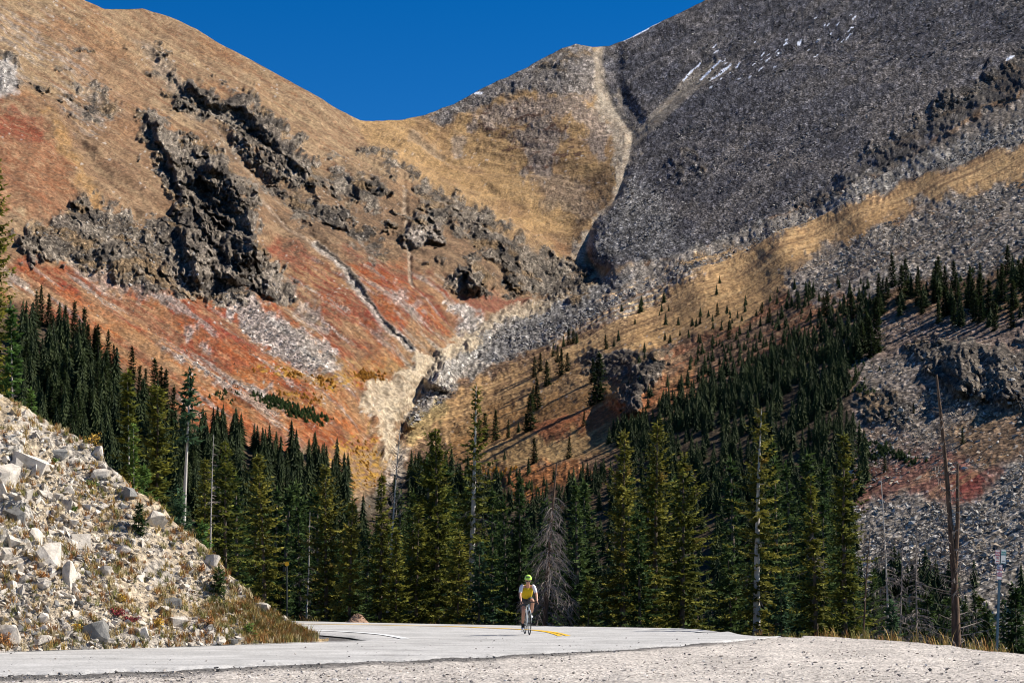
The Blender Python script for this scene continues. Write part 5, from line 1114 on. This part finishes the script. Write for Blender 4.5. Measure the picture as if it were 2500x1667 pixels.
# ------------------------------------------------------------------ signs
def boxm(name, sx, sy, sz, mat, parent, loc=(0,0,0), bev=.0, rot=None):
    bm = bmesh.new(); bmesh.ops.create_cube(bm, size=1)
    for v in bm.verts: v.co = Vector((v.co.x * sx, v.co.y * sy, v.co.z * sz))
    if bev: bmesh.ops.bevel(bm, geom=bm.edges, offset=bev, segments=2, affect='EDGES')
    me = bpy.data.meshes.new(name); bm.to_mesh(me); bm.free(); me.materials.append(mat); o = bpy.data.objects.new(name, me); COL.objects.link(o); o.parent = parent; o.location = loc
    if rot: o.rotation_euler = rot
    return o
def text(name, s, size, mat, parent, loc, sx=1.0, bold=.0):
    cu = bpy.data.curves.new('txt', 'FONT'); cu.body = s; cu.size = size; cu.align_x = 'CENTER'; cu.align_y = 'CENTER'; cu.offset = bold; cu.extrude = .0008
    to = bpy.data.objects.new('txt', cu); COL.objects.link(to); dg = bpy.context.evaluated_depsgraph_get(); me = bpy.data.meshes.new_from_object(to.evaluated_get(dg)); bpy.data.objects.remove(to); me.materials.clear(); me.materials.append(mat)
    o = bpy.data.objects.new(name, me); COL.objects.link(o); o.parent = parent; o.location = loc; o.rotation_euler = (math.pi / 2, 0, 0); o.scale = (sx, 1, 1); return o
M_SGN, M_SRED, M_STEAL, M_POST, M_SALU = simple('sign_white', (.72,.70,.66), .4, var=.06), simple('sign_red', (.50,.03,.05), .5), simple('sign_green', (.03,.30,.24), .5), simple('post_steel', (.20,.26,.27), .45, .6, var=.2), simple('sign_back', (.4,.4,.4), .5, .5)
YS = 52; bp, tp_ = at(2433.5, 1592, YS), at(2443, 1342, YS); ax = (tp_ - bp).normalized(); zb = float(gz(2434, YS)) - .2
sp = empty('sign_post', bp + ax * ((zb - bp.z) / ax.z)); tag(sp, 'steel post carrying three small parking signs at the right edge', 'road sign'); sp.rotation_euler = ax.to_track_quat('Z', 'Y').to_euler()
sp.rotation_mode = 'QUATERNION'; tilt = Vector((0, 0, 1)).rotation_difference(ax); sp.rotation_quaternion = tilt
L0 = (tp_ - sp.location).length; sc_ = YS / F
pv, pf = [], []
for (x0, y0, x1, y1) in ((-.022, -.012, .022, -.008), (-.026, -.012, -.022, .014), (.022, -.012, .026, .014), (-.036, .010, -.026, .014), (.026, .010, .036, .014)):
    k = len(pv); pv += [(x, y, z) for z in (0, L0) for x, y in ((x0, y0), (x1, y0), (x1, y1), (x0, y1))]; pf += [(k, k+1, k+5, k+4), (k+1, k+2, k+6, k+5), (k+2, k+3, k+7, k+6), (k+3, k, k+4, k+7), (k+4, k+5, k+6, k+7), (k+3, k+2, k+1, k)]
mesh_np('post', np.array(pv), np.array(pf), M_POST, sp)
def sign(cx, cy, wpx, hpx, lines, arrow, col, lab, edge):
    zc = L0 - (cy - 1342) * sc_; h = hpx * sc_; th = R(24); w_ = wpx * sc_ / math.cos(th); x_ = (cx - 2441) * sc_
    o = boxm('sign_panel', w_, .003, h, M_SGN, sp, (x_, -.02 + x_ * math.tan(th) * 0 - .03, zc), rot=(0, 0, th)); o['label'] = lab
    for (bw, bh, bx_, bz_) in ((w_ * .96, .0035, 0, h * .475), (w_ * .96, .0035, 0, -h * .475), (.0035, h * .95, -w_ * .47, 0), (.0035, h * .95, w_ * .47, 0)): boxm('border', bw, .001, bh, edge, o, (bx_, -.0026, bz_))
    n = len(lines); z = h * .36
    for s, sz, wf in lines: text('lettering', s, sz * h, col, o, (0, -.0035, z - sz * h * .35), wf, .0); z -= sz * h * .95
    if arrow:
        v = np.array([(-.3,0,0),(-.12,0,.09),(-.12,0,.035),(.3,0,.035),(.3,0,-.035),(-.12,0,-.035),(-.12,0,-.09)]) * w_ * arrow[0]; v[:, 2] *= arrow[0]; v[:, 1] = -.0035
        me = bpy.data.meshes.new('arrow'); me.from_pydata([tuple(q + np.array([0, 0, -h * .33])) for q in v], [], [tuple(range(7))]); me.materials.append(arrow[1]); a = bpy.data.objects.new('arrow', me); COL.objects.link(a); a.parent = o
M_BLK = simple('black_ink', (.02,.02,.02), .6)
sign(2433, 1358.5, 14, 33, [('NO', .20, 1.3), ('PARKING', .17, .62), ('ANY', .12, 1), ('TIME', .12, 1)], (1, M_SRED), M_SRED, 'red lettered NO PARKING sign, upper left', M_SRED)
sign(2447.3, 1357, 14, 34, [('PARKING', .17, .62), ('PERMITTED', .17, .5)], (-1, M_BLK), M_STEAL, 'green lettered parking sign, upper right', M_STEAL)
sign(2439, 1395.5, 15, 36, [('NO', .17, 1.2), ('CAMPING', .15, .68), ('OR', .12, 1), ('OVERNIGHT', .14, .56), ('PARKING', .15, .68)], None, M_SRED, 'red lettered NO CAMPING sign, lower', M_SRED)
mp_ = at(700.5, 1376, 75); zb = float(gz(702, 75)); mk = empty('marker_post', (mp_.x + .03, 75, zb)); tag(mk, 'thin dark post with a small yellow reflector beyond the road', 'marker post')
v, f = tube([(0, 0, 0), (-.03, 0, mp_.z - zb - .05)], [.03, .03], 6); mesh_np('post', v, f, simple('post_dark', (.035,.04,.035), .8), mk)
bm = bmesh.new(); bmesh.ops.create_cone(bm, cap_ends=True, segments=8, radius1=.085, radius2=.085, depth=.012, matrix=Matrix.Rotation(math.pi / 2, 4, 'X')); me = bpy.data.meshes.new('reflector'); bm.to_mesh(me); bm.free(); me.materials.append(simple('reflector_yellow', (.85,.42,.02), .5, var=.05)); o = bpy.data.objects.new('reflector', me); COL.objects.link(o); o.parent = mk; o.location = (-.03, -.04, mp_.z - zb)

# ------------------------------------------------------------------ cyclist
YC = float(y2D(1550, ZF + .03)); cpos = Vector((float(ray(1287, 1550)[0]) * YC, YC + .3, ZF + .04)); YAW = R(7)
bike = empty('bicycle', cpos, YAW); tag(bike, 'pale road bicycle with black wheels ridden toward the viewer', 'bicycle')
M_TYR, M_FRM, M_CAR, M_MET = simple('tyre', (.015,.015,.015), .8), simple('frame_paint', (.55,.60,.60), .3, var=.03, spec=.5), simple('carbon', (.02,.02,.022), .4), simple('steel', (.5,.5,.5), .3, .9)
def ring(Rr, r, seg=48, s=8, squash=1.0):
    V, Fc = [], []
    for i in range(seg):
        a = 6.28318 * i / seg
        for k in range(s): b = 6.28318 * k / s; rr_ = Rr + r * math.cos(b) * squash; V.append((r * math.sin(b), rr_ * math.cos(a), rr_ * math.sin(a)))
    for i in range(seg):
        for k in range(s): Fc.append((i * s + k, i * s + (k + 1) % s, ((i + 1) % seg) * s + (k + 1) % s, ((i + 1) % seg) * s + k))
    return np.array(V), np.array(Fc)
def join(L):
    V, Fc, off = [], [], 0
    for v, f in L: V.append(np.array(v)); Fc.append(np.array(f) + off); off += len(v)
    return np.concatenate(V), np.concatenate(Fc)
for nm, yc in (('front', -.50), ('rear', .49)):
    v, f = ring(.325, .014); wh = mesh_np('wheel', *join([ring(.300, .010, squash=1.8)]), M_CAR, bike, smooth=True); wh.location = (0, yc, .34)
    ty_ = mesh_np('tyre', v, f, M_TYR, wh, smooth=True)
    sv = [tube([(.02 * (-1)**k, 0, 0), (0, .29 * math.cos(k * .2618), .29 * math.sin(k * .2618))], [.0012, .0012], 3) for k in range(24)]; mesh_np('spokes', *join(sv), M_MET, wh)
    mesh_np('hub', *tube([(-.045, 0, 0), (.045, 0, 0)], [.018, .018], 10), M_CAR, wh)
BB, ST, HT, HB, FA, RA = (0, .08, .27), (0, .19, .82), (0, -.35, .86), (0, -.385, .72), (0, -.50, .34), (0, .49, .34)
fr = [tube([BB, ST], [.018, .015], 10), tube([HB, BB], [.027, .026], 10), tube([HT, (0, .17, .76)], [.017, .014], 10), tube([HT, HB], [.022, .026], 10)]
for sx in (-1, 1): fr += [tube([(0, .17, .74), (sx * .055, .47, .35)], [.009, .007], 8), tube([(sx * .02, .1, .27), (sx * .06, .48, .34)], [.012, .009], 8)]
mesh_np('frame', *join(fr), M_FRM, bike, smooth=True)
fk = []
for sx in (-1, 1): fk.append(tube([(sx * .012, -.39, .71), (sx * .045, -.40, .66), (sx * .052, -.46, .48), (sx * .05, -.50, .34)], [.020, .016, .013, .009], 8))
mesh_np('fork', *join(fk), M_FRM, bike, smooth=True)
hb = [tube([HT, (0, -.34, .90), (0, -.43, .915)], [.018, .016, .016], 8), tube([(-.21, -.45, .915), (-.1, -.44, .92), (.1, -.44, .92), (.21, -.45, .915)], [.015] * 4, 8)]
for sx in (-1, 1): hb += [tube([(sx * .21, -.45, .915), (sx * .212, -.52, .905), (sx * .215, -.545, .87), (sx * .218, -.52, .82), (sx * .22, -.44, .79)], [.015] * 5, 8), tube([(sx * .212, -.52, .905), (sx * .212, -.55, .95)], [.018, .013], 8), tube([(sx * .212, -.57, .93), (sx * .216, -.58, .86), (sx * .218, -.56, .80)], [.006, .006, .004], 5)]
mesh_np('handlebar', *join(hb), M_CAR, bike, smooth=True)
mesh_np('seat_post', *tube([ST, (0, .205, .93)], [.013, .013], 8), M_CAR, bike, smooth=True)
bm = bmesh.new(); bmesh.ops.create_cube(bm, size=1)
for v in bm.verts: f_ = .25 if v.co.y < 0 else 1; v.co = Vector((v.co.x * .14 * f_, v.co.y * .27 + .2, v.co.z * .04 + .945))
bmesh.ops.bevel(bm, geom=bm.edges, offset=.012, segments=2, affect='EDGES'); me = bpy.data.meshes.new('saddle'); bm.to_mesh(me); bm.free(); me.materials.append(M_CAR); o = bpy.data.objects.new('saddle', me); COL.objects.link(o); o.parent = bike
ca = R(82); cy, cz = -.17 * math.cos(ca), .17 * math.sin(ca)      # crank arms: one up, one down
mesh_np('crankset', *join([tube([(.07, .08, .27), (.075, .08 + cy, .27 + cz)], [.014, .011], 8), tube([(-.07, .08, .27), (-.075, .08 - cy, .27 - cz)], [.014, .011], 8), tube([(-.07, .08, .27), (.07, .08, .27)], [.015, .015], 8)] + [(lambda q: (q[0] + np.array([-.06, .08, .27]), q[1]))(ring(.09, .006, 32, 5))]), M_CAR, bike, smooth=True)
for sx, sg in ((1, 1), (-1, -1)): boxm('pedal', .09, .07, .018, M_CAR, bike, (sx * .12, .08 + sg * cy, .27 + sg * cz), .004)
# rider
per = empty('person', cpos, YAW); tag(per, 'cyclist in yellow jersey with white sleeves, grey shorts and lime helmet', 'person')
def skin(name, verts, edges, rad, mat, parent, sub=2, root=0, extra=None):
    me = bpy.data.meshes.new('tmp'); me.from_pydata([tuple(v) for v in verts], edges, []); ob = bpy.data.objects.new('tmp', me); COL.objects.link(ob)
    md = ob.modifiers.new('s', 'SKIN'); md.use_smooth_shade = True; sv = me.skin_vertices[0].data
    for i, r_ in enumerate(rad): sv[i].radius = (r_, r_) if not isinstance(r_, tuple) else r_; sv[i].use_root = (i == root)
    ss = ob.modifiers.new('u', 'SUBSURF'); ss.levels = sub; ss.render_levels = sub
    dg = bpy.context.evaluated_depsgraph_get(); m2 = bpy.data.meshes.new_from_object(ob.evaluated_get(dg)); bpy.data.objects.remove(ob)
    bm = bmesh.new(); bm.from_mesh(m2)
    for V, Fc in extra or []:
        vs = [bm.verts.new(v) for v in V]
        for f in Fc:
            try: bm.faces.new([vs[k] for k in f]).smooth = True
            except ValueError: pass
    for f in bm.faces: f.smooth = True; f.material_index = 0
    bm.to_mesh(m2); bm.free(); m2.materials.clear(); m2.materials.append(mat); m2.name = name
    o = bpy.data.objects.new(name, m2); COL.objects.link(o); o.parent = parent; return o
M_SKIN = simple('skin', (.50,.26,.17), .5, var=.06, spec=.35)
J = dict(pel=(0,.20,1.0), sp=(0,.10,1.13), ch=(0,-.06,1.27), nk=(0,-.17,1.40), hd=(0,-.235,1.48),
 sl=(.17,-.13,1.365), el=(.235,-.25,1.13), wl=(.225,-.42,.95), hl=(.218,-.50,.90), sr=(-.17,-.13,1.365), er=(-.235,-.25,1.13), wr=(-.225,-.42,.95), hr=(-.218,-.50,.90),
 pl=(.09,.17,.98), kl=(.135,-.21,.96), cl=(.13,-.13,.80), al=(.125,.02,.56), pr=(-.09,.17,.98), kr=(-.115,-.13,.68), cr=(-.115,-.05,.52), ar=(-.115,.13,.22))
nm_ = list(J); ix = {k: i for i, k in enumerate(nm_)}
E_ = [(ix[a], ix[b]) for a, b in [('pel','sp'),('sp','ch'),('ch','nk'),('nk','hd'),('ch','sl'),('sl','el'),('el','wl'),('wl','hl'),('ch','sr'),('sr','er'),('er','wr'),('wr','hr'),('pel','pl'),('pl','kl'),('kl','cl'),('cl','al'),('pel','pr'),('pr','kr'),('kr','cr'),('cr','ar')]]
RD = dict(pel=.10, sp=.09, ch=.095, nk=.055, hd=.06, sl=.052, el=.040, wl=.026, hl=.030, sr=.052, er=.040, wr=.026, hr=.030, pl=.072, kl=.056, cl=.054, al=.034, pr=.072, kr=.056, cr=.054, ar=.034)
ex = []
# head with jaw, nose, brow and ears, looking up the road
bm = bmesh.new(); bmesh.ops.create_uvsphere(bm, u_segments=24, v_segments=18, radius=1)
for v in bm.verts:
    x, y, z = v.co; jaw = 1 - .30 * max(0, -z) - .05 * max(0, z); v.co = Vector((x * .076 * jaw, y * .096 * (1 - .12 * max(0, -z) * (y > 0)), z * .118))
    if y < -.75 and abs(x) < .22 and -.35 < z < .12: v.co.y -= .018 * (1 - abs(x) / .22)
    if y < -.6 and abs(z + .48) < .09 and abs(x) < .4: v.co.y -= .005
HR = Matrix.Rotation(R(12), 4, 'X'); HC = Vector((0, -.265, 1.525))
Vh = [(HR @ v.co + HC)[:] for v in bm.verts]; Fh = [[v.index for v in f.verts] for f in bm.faces]; bm.free(); ex.append((Vh, Fh))
for sx in (-1, 1):
    bm = bmesh.new(); bmesh.ops.create_uvsphere(bm, u_segments=8, v_segments=6, radius=1); ex.append(([(HR @ Vector((sx * .078 + v.co.x * .008, v.co.y * .016 + .01, v.co.z * .028)) + HC)[:] for v in bm.verts], [[v.index for v in f.verts] for f in bm.faces])); bm.free()
    hx_ = sx * .218
    for k, (dy, ln) in enumerate(((0, .040), (.018, .046), (.036, .043), (.054, .034))):   # four fingers curled round the hood
        y0 = -.535 + dy; ex.append(tube([(hx_ + sx * .012, y0, .912), (hx_ + sx * .030, y0 - .004, .900), (hx_ + sx * .030, y0 - .006, .900 - ln * .7), (hx_ + sx * .004, y0 - .004, .900 - ln)], [.0095, .009, .0085, .007], 6))
    ex.append(tube([(hx_ - sx * .010, -.475, .915), (hx_ - sx * .030, -.500, .900), (hx_ - sx * .028, -.525, .878)], [.011, .0105, .008], 6))
skin('body', [J[k] for k in nm_], E_, [RD[k] for k in nm_], M_SKIN, per, 2, 0, ex)
def seg(name, pts, rad, mat, lab=None):
    o = skin(name, pts, [(i, i + 1) for i in range(len(pts) - 1)], rad, mat, per, 2, 0)
    if lab: o['label'] = lab
    return o
lerp = lambda a, b, t: tuple(np.array(a) * (1 - t) + np.array(b) * t)
M_YJ, M_WS, M_SHO, M_SCK, M_SHOE, M_LIME, M_GLS = simple('jersey_yellow', (.60,.42,.01), .8, var=.12), simple('sleeve_white', (.78,.77,.78), .8, var=.05), simple('shorts_grey', (.075,.078,.08), .8), simple('sock_black', (.012,.012,.014), .9), simple('shoe_white', (.75,.75,.75), .4, var=.04), simple('helmet_lime', (.52,.85,.10), .35, var=.04, spec=.5), simple('lens_dark', (.02,.012,.012), .08, spec=1.0)
seg('jersey', [(0,.17,1.04),(0,.09,1.14),(0,-.06,1.275),(0,-.14,1.37)], [(.17,.15),(.175,.155),(.20,.185),(.135,.12)], M_YJ)
for s, e, sx in (('sl','el',1), ('sr','er',-1)): seg('sleeve', [(sx * .12, -.11, 1.36), J[s], lerp(J[s], J[e], .55), lerp(J[s], J[e], .92)], [.062,.063,.056,.048], M_WS)
seg('shorts', [lerp(J['kl'], J['pl'], .22), lerp(J['kl'], J['pl'], .6), J['pl'], (0,.2,1.0), J['pr'], lerp(J['kr'], J['pr'], .6), lerp(J['kr'], J['pr'], .22)], [.078,.092,.115,.15,.115,.092,.078], M_SHO)
for k, c in (('al','cl'), ('ar','cr')): seg('sock', [lerp(J[k], J[c], .5), J[k], lerp(J[k], J[c], -.18)], [.044,.037,.036], M_SCK)
for a, t_ in (('al', (.125,-.085,.475)), ('ar', (-.115,.02,.135))):
    A_ = J[a]; seg('shoe', [lerp(A_, (A_[0], A_[1] + .035, A_[2] - .07), .9), lerp(A_, t_, .55), t_], [(.040,.040),(.045,.036),(.034,.024)], M_SHOE)
bm = bmesh.new(); bmesh.ops.create_uvsphere(bm, u_segments=32, v_segments=20, radius=1)
bmesh.ops.delete(bm, geom=[v for v in bm.verts if v.co.z < -.12 - .12 * max(0, v.co.y)], context='VERTS')
HM = Matrix.Translation(HC) @ HR @ Matrix.Translation((0, .012, .035))
for v in bm.verts: v.co = HM @ Vector((v.co.x * .105, v.co.y * .142, v.co.z * .125))
bmesh.ops.solidify(bm, geom=bm.faces, thickness=.012); me = bpy.data.meshes.new('helmet'); bm.to_mesh(me); bm.free(); me.materials.append(M_LIME); hel = bpy.data.objects.new('helmet', me); COL.objects.link(hel); hel.parent = per
for p in me.polygons: p.use_smooth = True
vt = []
for xx in (-.062, -.036, -.012, .012, .036, .062):
    pts = []
    for a in (28, 42, 56): a_ = R(a); kx = math.sqrt(max(.05, 1 - (xx / .105)**2)); pts.append((HM @ Vector((xx, -.142 * math.cos(a_) * kx * 1.04, .125 * math.sin(a_) * kx * 1.04)))[:])
    vt.append(tube(pts, [.005, .0085, .005], 6))
ov = mesh_np('vents', *join(vt), M_CAR, hel, smooth=True)
gl = [tube([(HM @ Vector(q))[:] for q in ((-.072, -.055, -.045), (-.045, -.098, -.048), (-.012, -.108, -.044), (.012, -.108, -.044), (.045, -.098, -.048), (.072, -.055, -.045))], [.008, .018, .015, .015, .018, .008], 8)]
mesh_np('sunglasses', *join(gl), M_GLS, per, smooth=True)
